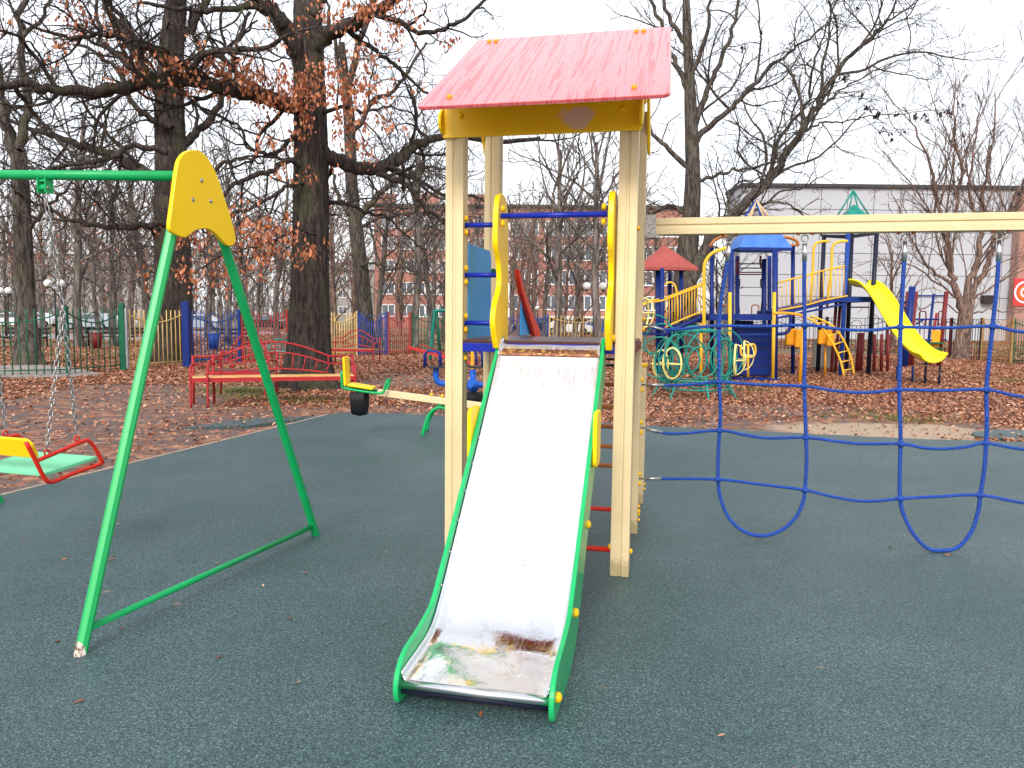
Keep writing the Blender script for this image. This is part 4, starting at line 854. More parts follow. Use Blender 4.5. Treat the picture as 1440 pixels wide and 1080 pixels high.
# --- big spreading tree behind the play complex
base = G(957, 494); Y0 = base.y
bt = thing('spreading_tree', 'big bare tree with two spreading trunks above the red and blue play roofs', 'tree', base)
trunk([G(960, 494) - Vector((0, 0, .1)), P(962, 430, Y0), P(966, 360, Y0), P(972, 300, Y0), P(974, 240, Y0), P(972, 180, Y0), P(970, 120, Y0), P(966, 40, Y0), P(964, -40, Y0)], [.62, .56, .50, .40, .32, .28, .22, .18, .1], 'barkgrey', bt, base, 44, .03, .2, .2, 5)
t = Tree(41)
RT = dict(BIG, rmin=.0095, step=.38, den=[.95, 1.5, 2.0, 1.8], wig=.13, ang=(30, 65), lmax=[5.5, 3.0, 1.7, 1.0], lmin=.5, lift=.04)
for l, a, b, d0, d1 in [
    ([(948, 440), (975, 388), (1000, 335), (1030, 300), (1060, 275), (1090, 240), (1120, 195), (1143, 157), (1165, 120), (1193, 83), (1220, 55), (1255, 25), (1297, -5)], .30, .02, -.5, -1),
    ([(1062, 272), (1085, 240), (1092, 200), (1130, 150), (1145, 90), (1160, 40), (1180, -20)], .12, .02, -.6, .5),
    ([(1140, 178), (1165, 173), (1200, 168), (1240, 162), (1290, 158), (1352, 150)], .05, .008, -.8, -1),
    ([(975, 200), (1000, 175), (1030, 150), (1060, 120), (1100, 80), (1130, 60), (1180, 20)], .16, .03, 0, 1),
    ([(973, 190), (990, 140), (1012, 90), (1030, 40), (1045, -20)], .16, .06, 0, 1.5),
    ([(970, 240), (945, 215), (920, 190), (900, 150), (880, 100)], .14, .03, 0, 1),
    ([(968, 130), (950, 90), (935, 50), (915, 0), (900, -40)], .14, .05, 0, 1),
    ([(970, 110), (990, 60), (1000, 0)], .13, .06, 0, -1), ([(975, 260), (1000, 250), (1030, 240), (1060, 235), (1100, 225)], .10, .03, 0, -1),
    ([(966, 300), (940, 290), (915, 300), (880, 290), (840, 300)], .11, .03, 0, 1), ([(985, 330), (1010, 315), (1050, 290), (1100, 285), (1130, 300), (1160, 340)], .09, .02, -.5, -1.5),
    ([(1030, 300), (1060, 296), (1100, 270), (1130, 262), (1170, 240)], .07, .02, -.5, 0), ([(1143, 157), (1180, 130), (1220, 105), (1270, 85), (1340, 70)], .05, .01, -.8, 0), ([(965, 60), (940, 20), (930, -40)], .12, .06, 0, 0)]:
    t.limb(LP(l, d0, d1), a, b, RT, jit=.05)
crown(t, bt, 'barkgrey', base)
rp_ = np.random.RandomState(9)
pods = [(x, y, Y0 - 1, .15, .22, n) for x, y, n in ((1190, 108, 26), (1233, 162, 24), (1212, 135, 14), (1222, 150, 14), (1287, 165, 20), (1305, 168, 16), (1320, 160, 14), (1335, 155, 16), (1348, 152, 12), (1240, 185, 14), (1252, 196, 14), (1275, 188, 8), (1242, 35, 12), (1206, 12, 12), (1133, 88, 12), (1265, 168, 10), (1046, 64, 10), (1070, 48, 10))]
o = hanging(bt, pods, .16, rp_, base); o.data.materials[0] = M['fdark']; o.name = 'seed_pods'

# --- multi-stemmed young tree on the right
base = G(1352, 505); Y0 = base.y
yt = thing('young_tree', 'reddish brown forked tree standing at the wooden fence on the right', 'tree', base)
trunk([G(1350, 505) - Vector((0, 0, .1)), P(1354, 470, Y0), P(1357, 445, Y0), P(1358, 428, Y0)], [.30, .27, .27, .24], 'barkred', yt, base, 32, .02, .2, .2, 6)
t = Tree(52); YT = dict(BIG, rmin=.0085, step=.4, den=[1.2, 1.9, 2.2, 1.6], wig=.09, up=.05, ang=(20, 45), lmax=[4.5, 2.6, 1.5, .9], lmin=.5, lift=.25, thick=.010)
for l, a, b in [([(1355, 440), (1345, 410), (1338, 385), (1335, 350), (1325, 320), (1318, 280), (1310, 240), (1290, 190), (1270, 150)], .15, .02), ([(1358, 438), (1362, 400), (1375, 360), (1378, 320), (1385, 260), (1395, 200), (1400, 130)], .16, .02),
    ([(1362, 435), (1374, 400), (1392, 360), (1415, 310), (1435, 260), (1460, 200)], .15, .02), ([(1337, 380), (1330, 340), (1345, 290), (1350, 230), (1340, 170), (1350, 110)], .10, .015), ([(1345, 400), (1310, 380), (1290, 350), (1265, 300), (1250, 260)], .07, .01), ([(1350, 420), (1320, 400), (1285, 375), (1240, 365), (1205, 372)], .05, .008),
    ([(1366, 420), (1400, 400), (1430, 385), (1470, 370)], .06, .01), ([(1352, 440), (1320, 425), (1290, 435), (1262, 425)], .035, .008), ([(1378, 320), (1365, 270), (1368, 210), (1375, 150)], .08, .012), ([(1360, 445), (1390, 435), (1420, 440), (1460, 425)], .04, .01)]:
    t.limb(LP(l, 0, 0), a, b, YT, jit=.04)
crown(t, yt, 'barkred', base)

# --- forked slim tree on the far left
base = G(38, 512); Y0 = base.y
lt = thing('forked_tree', 'slim tree forking into two high stems behind the green fence at the left edge', 'tree', base)
trunk([G(40, 513) - Vector((0, 0, .1)), P(36, 440, Y0), P(33, 350, Y0), P(30, 280, Y0), P(26, 215, Y0)], [.33, .28, .25, .23, .21], 'barkgrey', lt, base, 36, .025, .25, .2, 7)
t = Tree(61)
for l, a, b in [([(24, 220), (10, 180), (0, 130), (-10, 60), (-20, -20)], .17, .08), ([(27, 215), (35, 180), (38, 130), (28, 60), (35, 0), (40, -60)], .15, .06), ([(33, 330), (60, 300), (90, 270), (110, 230)], .07, .02), ([(34, 380), (10, 350), (-20, 320)], .06, .02), ([(30, 300), (0, 270), (-30, 260)], .06, .02), ([(36, 400), (60, 390), (80, 370)], .03, .01), ([(30, 60), (60, 20), (90, -30)], .07, .03)]:
    t.limb(LP(l, 0, 0), a, b, MIDT, jit=.05)
crown(t, lt, 'barkgrey', base)

# --- the park behind: each tree a thing, built from a few grown kinds
def kind_tree(seed, H, r, fork, mat, leaves=0, c=None):
    root = bpy.data.objects.new('park_tree', None); COL.objects.link(root); R = random.Random(seed); lean = R.uniform(-.06, .06)
    pts = [Vector((0, 0, -.15))]; x = y = 0
    for k in range(1, 7): x += R.gauss(lean, .07) * H / 10; y += R.gauss(0, .07); pts.append(Vector((x, y, H * .62 * k / 6)))
    trunk(pts, [r, r * .9, r * .84, r * .76, r * .66, r * .5, r * .32], mat, root, (0, 0, 0), 14, .012, .25, .35, seed)
    t = Tree(seed); c = c or dict(BIG, rmin=.017, step=.6, den=[.7, 1.05, 1.4], wig=.13, up=.05, lmax=[5, 2.6, 1.5], lmin=.8, ang=(25, 60), lift=.1)
    for k in range(9 + int(H / 3)):
        f = fork + (1 - fork) * (k / (9 + H / 3)) ; z = H * .62 * f; i = min(5, int(z / (H * .62) * 6)); p = pts[i].lerp(pts[i + 1], z / (H * .62) * 6 - i); az = k * 2.4 + R.uniform(-.4, .4); el = R.uniform(.25, .9) + .5 * f
        d = (math.cos(az) * math.cos(el), math.sin(az) * math.cos(el), math.sin(el)); t.grow(tuple(p), d, H * R.uniform(.26, .42) * (1.1 - .35 * f), r * (.42 - .18 * f), 0, c)
    crown(t, root, mat, (0, 0, 0))
    if leaves:
        rs = np.random.RandomState(seed); tips = [q[0][-1] for q in t.pl if q[1][0] < .03]; R.shuffle(tips); tips = np.array(tips[:leaves]); C = np.repeat(tips, 4, 0) + rs.normal(0, .16, (len(tips) * 4, 3))
        C = C[C[:, 2] < H * .7]; tag(leafmesh('dead_leaves', C, .115, rs, .9, 'oakleaf', root, True), kind='stuff')
    return root
kinds = {'a': kind_tree(101, 15, .20, .34, 'barkhazed'), 'b': kind_tree(102, 18, .27, .38, 'barkhazed'), 'c': kind_tree(103, 13, .15, .26, 'barkhazed'), 'd': kind_tree(104, 12, .14, .22, 'barkhazed', 4200), 'e': kind_tree(105, 9, .13, .16, 'barkred')}
desc = {'a': 'grey bare tree', 'b': 'tall stout bare tree', 'c': 'slender bare tree', 'd': 'small rusty leaved tree', 'e': 'low twiggy tree'}
# photo column of the trunk, distance, kind, scale
spots = [(-60, 30, 'b', 1), (112, 34, 'c', 1.2), (84, 48, 'd', 1), (-5, 44, 'a', 1), (60, 62, 'a', 1.05), (140, 44, 'd', 1.0), (150, 70, 'b', 1), (185, 52, 'a', 1.1), (205, 38, 'c', 1.1), (208, 75, 'b', 1.1), (292, 46, 'a', 1), (310, 60, 'c', 1.2), (322, 36, 'a', .9), (360, 52, 'd', 1), (372, 80, 'a', 1.2), (390, 44, 'c', 1.1),
 (418, 90, 'a', 1.3), (470, 58, 'c', 1.2), (535, 40, 'c', 1.05), (583, 36, 'a', .95), (603, 42, 'c', 1.1), (655, 48, 'c', 1), (675, 66, 'a', 1.05), (738, 46, 'e', 1.3), (766, 54, 'c', 1.0), (780, 39, 'a', 1.0), (818, 60, 'e', 1.4), (842, 38, 'a', 1.05), (868, 52, 'c', 1.1),
 (895, 62, 'a', 1), (925, 46, 'e', 1.3), (-40, 70, 'a', 1.2), (30, 85, 'b', 1), (170, 100, 'c', 1.4), (230, 62, 'd', 1.1), (300, 100, 'b', 1.1), (340, 110, 'c', 1.4), (450, 100, 'b', 1.1), (505, 85, 'c', 1.2), (210, 125, 'a', 1.4), (60, 105, 'd', 1.3), (325, 85, 'd', 1.2), (160, 60, 'd', 1.1), (10, 55, 'd', 1.2), (120, 80, 'd', 1.2), (495, 50, 'e', 1.3), (260, 78, 'c', 1.1), (395, 100, 'd', 1.4), (1010, 48, 'c', .8), (1000, 70, 'e', 1.2), (1255, 42, 'e', .9), (720, 75, 'b', .9), (-140, 50, 'b', 1), (-160, 90, 'a', 1.2), (690, 42, 'e', 1.0), (160, 36, 'c', .9), (625, 44, 'e', .9), (730, 60, 'e', 1.5), (795, 50, 'e', 1.1), (858, 46, 'e', 1.2), (470, 40, 'e', 1.0), (448, 52, 'd', 1.1), (90, 56, 'd', 1.2), (350, 60, 'd', 1.2), (228, 40, 'e', 1.2), (562, 58, 'e', 1.3), (612, 66, 'a', .9), (806, 47, 'a', .85), (752, 66, 'e', 1.6), (878, 60, 'e', 1.5), (642, 58, 'e', 1.3)]
rk = random.Random(77); used = set()
def where(px, Y):
    if px < 10: w_ = 'at the left edge of the park'
    elif px < 100: w_ = 'behind the first green fence panel'
    elif px < 178: w_ = 'behind the second green fence panel'
    elif px < 262: w_ = 'behind the yellow fence panel'
    elif px < 340: w_ = 'behind the blue fence panel'
    elif px < 410: w_ = 'behind the red fence panel'
    elif px < 505: w_ = 'behind the oak trunk and yellow fence'
    elif px < 580: w_ = 'behind the blue and red fence corner'
    elif px < 640: w_ = 'left of the play tower'
    elif px < 720: w_ = 'seen between the left tower posts'
    elif px < 860: w_ = 'seen above the slide'
    elif px < 960: w_ = 'right of the tower near the red play roof'
    else: w_ = 'before the pale grey hall'
    return w_
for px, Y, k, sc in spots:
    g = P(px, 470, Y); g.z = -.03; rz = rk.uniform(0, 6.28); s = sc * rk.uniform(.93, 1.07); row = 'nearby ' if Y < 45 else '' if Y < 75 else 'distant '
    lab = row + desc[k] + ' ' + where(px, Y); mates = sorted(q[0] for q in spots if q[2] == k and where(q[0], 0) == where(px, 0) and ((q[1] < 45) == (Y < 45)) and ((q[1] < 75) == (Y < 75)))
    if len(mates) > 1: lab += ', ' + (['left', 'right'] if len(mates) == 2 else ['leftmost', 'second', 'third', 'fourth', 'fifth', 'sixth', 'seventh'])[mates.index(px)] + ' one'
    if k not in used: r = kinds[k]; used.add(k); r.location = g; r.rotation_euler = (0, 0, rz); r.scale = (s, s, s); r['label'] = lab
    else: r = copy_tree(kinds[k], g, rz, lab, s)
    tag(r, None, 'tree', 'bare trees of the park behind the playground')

#---- far wood: mass of stems and twigs beyond the park
def far_wood():
    t = Tree(900); R = t.r; c = dict(BIG, rmin=.03, step=1.3, den=[.5, .8], wig=.12, up=.06, lmax=[5, 2.5], lmin=1.2, ang=(20, 50), lift=.2)
    for k in range(190):
        px = R.uniform(-260, 540) if k < 150 else R.uniform(900, 1120); Y = R.uniform(135, 190); g = P(px, 460, Y); H = R.uniform(8, 17)
        t.grow((g.x, Y, -.1), (R.gauss(0, .05), R.gauss(0, .05), 1), H, R.uniform(.12, .24), 0, c)
        for j in range(3): t.grow((g.x + R.gauss(0, 3), Y, -.1), (R.gauss(0, .3), R.gauss(0, .3), 1), R.uniform(3, 6), .05, 1, c)
    o = crown(t, None, 'barkhazed', (0, 0, 0), 'far_wood'); tag(o, 'mass of grey brown bare wood beyond the park', 'wood', kind='stuff')
far_wood()

#================================================================== FENCE round the playground
def unit_picket(mat):
    o = MB(); o.tube([(0, 0, 0), (0, 0, 1)], .0145, 6); o.ball((0, 0, 1), .021, 6, 4, (1, 1, .02)); return o
def fence(a, b, mat, label, n=13, H=1.72, sag=.27, hoop=True, post2=True, both=True):
    a, b = Vector(a), Vector(b); a.z = b.z = -.03; d = b - a; L = d.length; rz = math.atan2(d.y, d.x)
    f = thing('fence_section', label, 'fence', a, rz, 'coloured sections of the playground fence'); first = None
    def zt(t): return H - .14 - sag * (1 - abs(2 * t - 1) ** 2)
    for x in ((0, L) if both else (0,)):
        m_ = MB(); m_.box((x, 0, H / 2 - .03), (.07, .07, H + .06)); m_.build('post', mat, f, bevel=.008)
    MB().tube([(L * k / 16, 0, zt(k / 16)) for k in range(17)], .018, 6).build('top_rail', mat, f)
    MB().tube([(0, 0, .16), (L, 0, .16)], .016, 6).build('bottom_rail', mat, f)
    if hoop: MB().tube([(L / 2 + .26 * math.cos(q), 0, zt(.42) - .01 + .27 * math.sin(q)) for q in [math.pi * k / 10 for k in range(11)]], .014, 6).build('hoop', mat, f)
    for k in range(1, n):
        t = k / n; h_ = H - .06 if not (hoop and abs(t - .5) * L < .25) else zt(t) - .005
        if first is None: first = unit_picket(mat).build('picket', mat, f); o = first
        else: o = copy_obj(first, f)
        o.location = (L * t, 0, .04); o.scale = (1, 1, h_ - .04)
FS = [((-75, 531), (95, 527), 'fgreen', 'dark green fence section at the far left beside the concrete slab', 15), ((97, 526.5), (171, 520), 'fgreen', 'dark green fence section ending at the thick double gate post', 9), ((178, 519.5), (260, 513.5), 'fyellow', 'yellow fence section in front of the thick second oak', 13), ((266, 513), (337, 508.7), 'fblue', 'blue fence section seen between the legs of the swing frame', 13),
      ((341, 508.5), (404, 504.8), 'fred', 'red fence section between swing leg and big oak', 14), ((407, 504.6), (454, 502.2), 'fgreen', 'green fence section mostly hidden by the big oak trunk', 12), ((456, 502), (502, 500), 'fyellow', 'yellow fence section just right of the big oak trunk', 13), ((504, 500), (544, 499), 'fblue', 'blue fence section behind the small red bench', 13),
      ((546, 499), (577, 497.5), 'fred', 'red fence section left of the green far swing', 11), ((579, 497.4), (640, 494.8), 'fgreen', 'green fence section behind the green far swing', 14), ((642, 494.7), (705, 492), 'fyellow', 'yellow fence section behind the left tower posts', 14), ((707, 492), (770, 490), 'fblue', 'blue fence section behind the top of the slide', 14),
      ((772, 490), (850, 488.4), 'fyellow', 'yellow fence section in front of the white car', 15), ((852, 488.3), (925, 488.6), 'fred', 'red fence section hidden behind the right tower posts', 14), ((927, 488.7), (1000, 490), 'fdark', 'dark fence section behind the red roofed play tower', 14), ((1002, 490), (1080, 492), 'fdark', 'dark fence section behind the blue climbing wall', 14),
      ((1082, 492), (1160, 495), 'fdark', 'dark fence section behind the yellow arched ladder', 14), ((1162, 495), (1245, 498.5), 'fdark', 'dark fence section behind the yellow plastic slide', 14), ((1247, 498.6), (1334, 503), 'maroon', 'maroon fence section behind the small maroon climbing frame', 15), ((1336, 503), (1377, 506.5), 'fdark', 'dark brown fence section beside the forked young tree', 11),
      ((1379, 506.6), (1421, 511), 'fwood', 'wood coloured fence section right of the forked young tree', 14), ((1423, 511), (1510, 519), 'fgreen', 'green fence section below the round red sign', 22)]
for a, b, mt_, lb, n in FS: fence(G(*a), G(*b), mt_, lb, n)
gp = thing('gate_post', 'thick dark green gate post between green and yellow fence sections', 'gate post', G(174.5, 521))
MB().box((0, 0, .87), (.13, .1, 1.86)).build('post', 'fgreen', gp, bevel=.01); MB().box((.10, 0, .85), (.06, .06, 1.6)).build('latch_bar', 'greymetal', gp, bevel=.005)
gp = thing('gate_post', 'thick bright blue gate post between yellow and blue fence sections', 'gate post', G(263, 516)); MB().box((0, 0, .93), (.20, .14, 1.90)).build('post', 'bluefar', gp, bevel=.012)

#================================================================== BENCHES
def bench(name, label, loc, rz, L, frame, seatm, group=None, arch=1.0):
    b = thing(name, label, 'bench', loc, rz, group)
    for k, y in enumerate((-.02, -.17, -.32)): MB().box((L / 2, y, .46), (L - .02, .13, .035)).build('seat_plank', seatm, b, bevel=.006)
    MB().box((L / 2, -.395, .43), (L - .04, .025, .07)).build('seat_rail', frame, b)
    for x in (0, L):
        MB().tube([(x, .08, -.03), (x, .08, .45), (x, .12, .82)], .022, 8).build('back_leg', frame, b)
        MB().tube(smooth_pts([(x, -.40, -.03), (x, -.40, .40), (x, -.38, .56), (x, -.28, .655), (x, -.12, .67), (x, .09, .66)], 4), .019, 8).build('arm_leg', frame, b)
    zc = lambda t, h0, hh: h0 + hh * math.sin(math.pi * t)
    i0, i1 = L * .16, L * .84
    MB().tube([(0, .12, .80), (i0, .12, .80)] + [(i0 + (i1 - i0) * k / 14, .13, zc(k / 14, .80, .20 * arch)) for k in range(15)] + [(L, .12, .80)], .017, 8).build('back_rail', frame, b)
    MB().tube([(0, .11, .66), (i0, .11, .66)] + [(i0 + (i1 - i0) * k / 14, .12, zc(k / 14, .66, .17 * arch)) for k in range(15)] + [(L, .11, .66)], .014, 8).build('back_rail', frame, b)
    MB().tube([(i0 + (i1 - i0) * k / 14, .10, zc(k / 14, .49, .07 * arch)) for k in range(15)], .014, 8).build('back_rail', frame, b)
    n = max(6, int((i1 - i0) / .19))
    for k in range(n + 1):
        t = k / n; sp = (t - .5) * .10
        MB().tube([(i0 + (i1 - i0) * t - sp, .105, zc(t, .49, .07 * arch)), (i0 + (i1 - i0) * t + sp * .4, .12, zc(t, .66, .17 * arch))], .010, 6).build('spindle', frame, b)
    for t in (.0, .5, 1.0): MB().tube([(i0 + (i1 - i0) * t, .12, zc(t, .66, .17 * arch)), (i0 + (i1 - i0) * t, .13, zc(t, .80, .2 * arch))], .012, 6).build('spindle', frame, b)
    return b
p0 = G(272, 567); p1 = G(497, 562); p0 = Vector((p0.x, p0.y, -.0)); dB = p1 - p0
bench('park_bench', 'long red tube bench with orange planks standing against the big oak', (p0.x, p0.y, 0), math.atan2(dB.y, dB.x), dB.length, 'redbench', 'plank', 'tube framed benches around the playground', 1.25)
lb = [o for o in COL.objects if o.name == 'park_bench'][0]; MB().tube(smooth_pts([(.27, -.44, -.03), (.27, -.44, .40), (.27, -.41, .58), (.28, -.28, .675), (.30, -.12, .69), (.33, .09, .68)], 4), .019, 8).build('arm_leg', 'redbench', lb); MB().tube([(.33, .08, -.03), (.33, .08, .45), (.33, .12, .84)], .024, 8).build('back_leg', 'redbench', lb)
g = G(308, 553); bench('park_bench', 'short red bench with high round arched back, behind the left end of the long bench', (g.x, g.y, 0), math.radians(-8), 1.15, 'redbench', 'deckwood', 'tube framed benches around the playground', 2.0)
g = G(470, 510); bench('park_bench', 'small red bench with fan back in front of the blue fence section', (g.x, g.y, 0), math.radians(-14), 1.55, 'redbench', 'rung', 'tube framed benches around the playground', 1.3)
g = G(386, 515); bench('park_bench', 'teal bench with arched back standing left of the big oak trunk', (g.x, g.y, 0), math.radians(-6), 1.30, 'teal', 'teal', 'tube framed benches around the playground', 1.6)
for px, py, lb in ((118, 487, 'dark slatted park bench by the path behind the green fence'), (300, 487, 'dark park bench behind the blue fence section'), (183, 486, 'dark low park bench behind the yellow fence'), (8, 488, 'dark park bench at the far left edge behind the green fence')):
    g = G(px, py); b = thing('park_bench', lb, 'bench', (g.x, g.y, 0), math.radians(6), 'dark benches in the park')
    for k in range(3): MB().box((.9, -.1 - k * .13, .45), (1.8, .11, .04)).build('seat_slat', 'benchdark', b)
    for k in range(2): MB().box((.9, .12, .62 + k * .17), (1.8, .04, .12)).build('back_slat', 'benchdark', b)
    for x in (.15, 1.65): MB().bar((x, .12, -.03), (x, .12, .85), .05, .05).build('leg', 'benchdark', b); MB().bar((x, -.4, -.03), (x, -.4, .44), .05, .05).build('leg', 'benchdark', b); MB().bar((x, -.42, .41), (x, .12, .41), .05, .04).build('brace', 'benchdark', b)
for px, py, mt_, lb in ((136, 492, 'binred', 'dark red litter bin beside the park bench behind the green fence'), (52, 484, 'benchdark', 'dark square litter bin near the far left tree'), (301, 493, 'fblue', 'dark blue litter bin behind the blue fence')):
    g = G(px, py); b = thing('litter_bin', lb, 'bin', (g.x, g.y, -.03)); MB().tube([(0, 0, .1), (0, 0, .75)], [.17, .24], 12).build('body', mt_, b); MB().tube([(0, 0, .752), (0, 0, .78)], .25, 12).build('rim', 'greymetal', b); MB().tube([(-.28, 0, 0), (-.28, 0, .8)], .02, 6).build('post', 'benchdark', b)

#================================================================== SEESAW (beige beam, yellow and green seat)
YS = 9.75
ss = thing('seesaw', 'beige seesaw beam with yellow seat, green handle and black half tyre under it', 'seesaw', G(632, 607)); so_ = Vector(ss.location)
def sp(px, py, dy=0): return P(px, py, YS + dy) - so_
a, b = sp(512, 549), sp(682, 571.5); dd = (b - a).normalized(); b2 = a + dd * 2.65
mb = MB(); mb.bar(a + dd * .18, b2, .09, .085); mb.build('beam', 'beige', ss, bevel=.006)
MB().tube(smooth_pts([sp(594, 613), sp(598, 597), sp(603, 584), sp(610, 576), sp(619, 573), sp(629, 576), sp(636, 584), sp(641, 597), sp(646, 613)], 4), .022, 10).build('arch_support', 'green', ss)
MB().tube(smooth_pts([sp(600, 606, .35), sp(604, 590, .33), sp(610, 578, .28), sp(618, 571, .2), sp(628, 570, .2), sp(637, 577, .28), sp(643, 590, .33), sp(648, 606, .35)], 4), .022, 10).build('arch_support', 'green', ss)
MB().tube([sp(618, 569, -.02), sp(624, 567, .38)], .03, 10).build('pivot', 'green', ss)
for x, y in ((607, 557), (622, 559)): MB().ball(sp(x, y, -.03) + Vector((0, 0, .02)), .022, 8, 6).build('bolt_cap', 'capyellow', ss)
def seat_end(o, s):
    """seat assembly at point o, s=+1 facing right"""
    x = Vector((s, 0, 0)) * 1.0; w_ = .13
    def q_(a_, y_, z_): return o + Vector((a_ * s, y_, z_))
    MB().bar(q_(-.17, 0, .045), q_(.15, 0, -.005), .28, .03).build('seat', 'yellow', ss, bevel=.008)
    MB().bar(q_(-.20, 0, .03), q_(-.215, 0, .40), .28, .03, up=(1, 0, 0)).build('backrest', 'yellow', ss, bevel=.01)
    mb = MB()
    for y_ in (-w_, w_): mb.tube(smooth_pts([q_(-.24, y_, .22), q_(-.235, y_, .05), q_(-.20, y_, .0), q_(.12, y_, -.05), q_(.27, y_, -.055), q_(.30, y_, -.02), q_(.335, y_, .10)], 3), .017, 8)
    mb.tube([q_(.335, -w_, .10), q_(.335, w_, .10)], .017, 8); o_ = mb.build('handle_frame', 'green', ss)
    n = 14; rows = []
    for k in range(n + 1):
        a_ = math.pi * (k / n); rows.append([q_(-.04 + x_, -.15 * math.cos(a_), -.05 - (.30 - abs(x_) * .25) * math.sin(a_) ** .7) for x_ in (-.09, -.07, 0, .07, .09)])
    MB().sheet(rows).build('tyre', 'rubber', ss, solid=.022)
seat_end(sp(510, 545), 1); e = a + dd * 2.6; seat_end(Vector((e.x, e.y, e.z + .05)), -1)

#================================================================== blue rocker, red seesaw, green swing behind
YB = 13.2
br = thing('spring_rocker', 'blue pipe four seat rocker with loop backs behind the left tower post', 'rocker', G(672, 568)); bo = Vector(br.location)
def bp(px, py, dy=0): return P(px, py, YB + dy) - bo
MB().tube(smooth_pts([bp(613, 516), bp(613, 528), bp(616, 537), bp(628, 540), bp(650, 541), bp(700, 541), bp(725, 540), bp(733, 536), bp(736, 526), bp(736, 516)], 4), .052, 10).build('pipe', 'bluepipe', br)
MB().ball(bp(665, 542), .12, 12, 8).build('hub', 'bluepipe', br); MB().tube([bp(665, 520), bp(665, 548)], .055, 10).build('stem', 'bluepipe', br)
MB().tube([bp(672, 552, .1), bp(672, 566, .1)], .22, 14).build('base', 'rubber', br); MB().tube(smooth_pts([bp(662, 541, -.9), bp(665, 542), bp(668, 541, .9)], 3), .05, 10).build('pipe', 'bluepipe', br)
def rock_seat(c):
    MB().box(c, (.36, .30, .03)).build('seat', 'fdark', br, bevel=.006)
    MB().tube([c + Vector(v_) for v_ in ((-.24, -.13, -.01), (-.24, -.13, .22), (-.20, -.13, .27), (-.03, -.13, .27), (.02, -.13, .22), (.03, -.13, .0))], .017, 6).build('seat_loop', 'bluefar', br)
    MB().tube([c + Vector(v_) for v_ in ((-.24, .13, -.01), (-.24, .13, .22), (-.20, .13, .27), (-.03, .13, .27), (.02, .13, .22), (.03, .13, .0))], .017, 6).build('seat_loop', 'bluefar', br)
rock_seat(bp(617, 516)); rock_seat(bp(676, 516, -.9)); rock_seat(bp(668, 514, .9)); rock_seat(bp(735, 516))
MB().box(bp(664, 504, -.2), (.05, .03, .36)).build('back_panel', 'orange', br)
YR = 20.5; rs_ = thing('seesaw', 'thin red seesaw beam behind the blue rocker, left end up', 'seesaw', G(640, 516)); ro = Vector(rs_.location)
MB().bar(P(572, 488, YR) - ro, P(690, 518, YR) - ro, .08, .09).build('beam', 'signred', rs_, bevel=.01)
MB().tube(smooth_pts([P(588, 492, YR) - ro, P(594, 485, YR) - ro, P(604, 489, YR) - ro, P(625, 497, YR) - ro], 3), .02, 6).build('handle', 'redbench', rs_)
for x in (628, 650): MB().tube([P(x, 516, YR) - ro, P(638, 502, YR) - ro], .03, 8).build('leg', 'redbench', rs_)
YG = 24.0; gs = thing('swing_set', 'far green tube swing frame before the fence, left of the tower', 'swing frame', G(607, 507)); go = Vector(gs.location)
for dy in (0, 1.6):
    MB().tube(smooth_pts([P(605, 506, YG + dy) - go, P(608, 470, YG + dy) - go, P(611, 443, YG + dy) - go, P(614, 437, YG + dy) - go, P(660, 437, YG + dy) - go], 3), .05, 8).build('frame_tube', 'teal', gs)
    MB().tube([P(614, 438, YG + dy) - go, P(620, 506, YG + dy) - go], .045, 8).build('leg', 'fgreen', gs)
for dx in (632, 650): MB().tube([P(dx, 438, YG) - go, P(dx, 488, YG) - go], .012, 6).build('chain', 'greymetal', gs)
MB().box(P(641, 489, YG) - go, (.5, .2, .04)).build('seat', 'fdark', gs)

#================================================================== GLOBE CLIMBER of rings
gc = G(975, 556); YC = gc.y; cl = thing('ring_climber', 'teal climbing globe made of many steel rings with pale yellow wheels', 'climbing frame', (gc.x, gc.y, 0))
def ring(c, r, nrm, mat='teal', rad=.017, name='ring', a0=0, a1=2 * math.pi, n=28):
    nrm = Vector(nrm).normalized(); x = Vector((0, 0, 1)).cross(nrm); x = x.normalized() if x.length > .1 else Vector((1, 0, 0)); y = nrm.cross(x)
    full = abs(a1 - a0 - 2 * math.pi) < 1e-3; p_ = arc(c, r, a0, a1, x, y, n); return MB().tube(p_[:-1] if full else p_, rad, 7, closed=full).build(name, mat, cl)
def cpx(px, py, dy=0): return P(px, py, YC + dy) - Vector((gc.x, gc.y, 0))
for k, (px, py, r, nx, ny, dy) in enumerate(((998, 502, .54, .35, -1, -.3), (985, 505, .60, -.25, -1, .1), (960, 505, .50, .15, -1, -.1), (928, 503, .42, -.5, -1, .2), (1010, 508, .52, 1, -.45, 0), (1026, 505, .48, 1, -.25, .2), (937, 508, .44, 1, .35, -.1), (950, 500, .40, 1, -.9, -.5), (988, 509, .30, .1, -1, -.62), (965, 506, .26, -.2, -1, -.55), (1018, 503, .36, .6, -1, -.4), (978, 500, .62, 0, -1, .6), (1020, 498, .5, .5, -1, .5), (920, 470, .40, .2, -1, .6), (930, 480, .36, -.6, -1, .4), (945, 515, .34, .5, -1, .5))):
    ring(cpx(px, py, dy), r, (nx, ny, .02 * (k % 3)))
ring(cpx(978, 545), .66, (0, 0, 1)); ring(cpx(978, 535), .74, (0, .05, 1)); ring(cpx(980, 466), .42, (0, .05, 1))
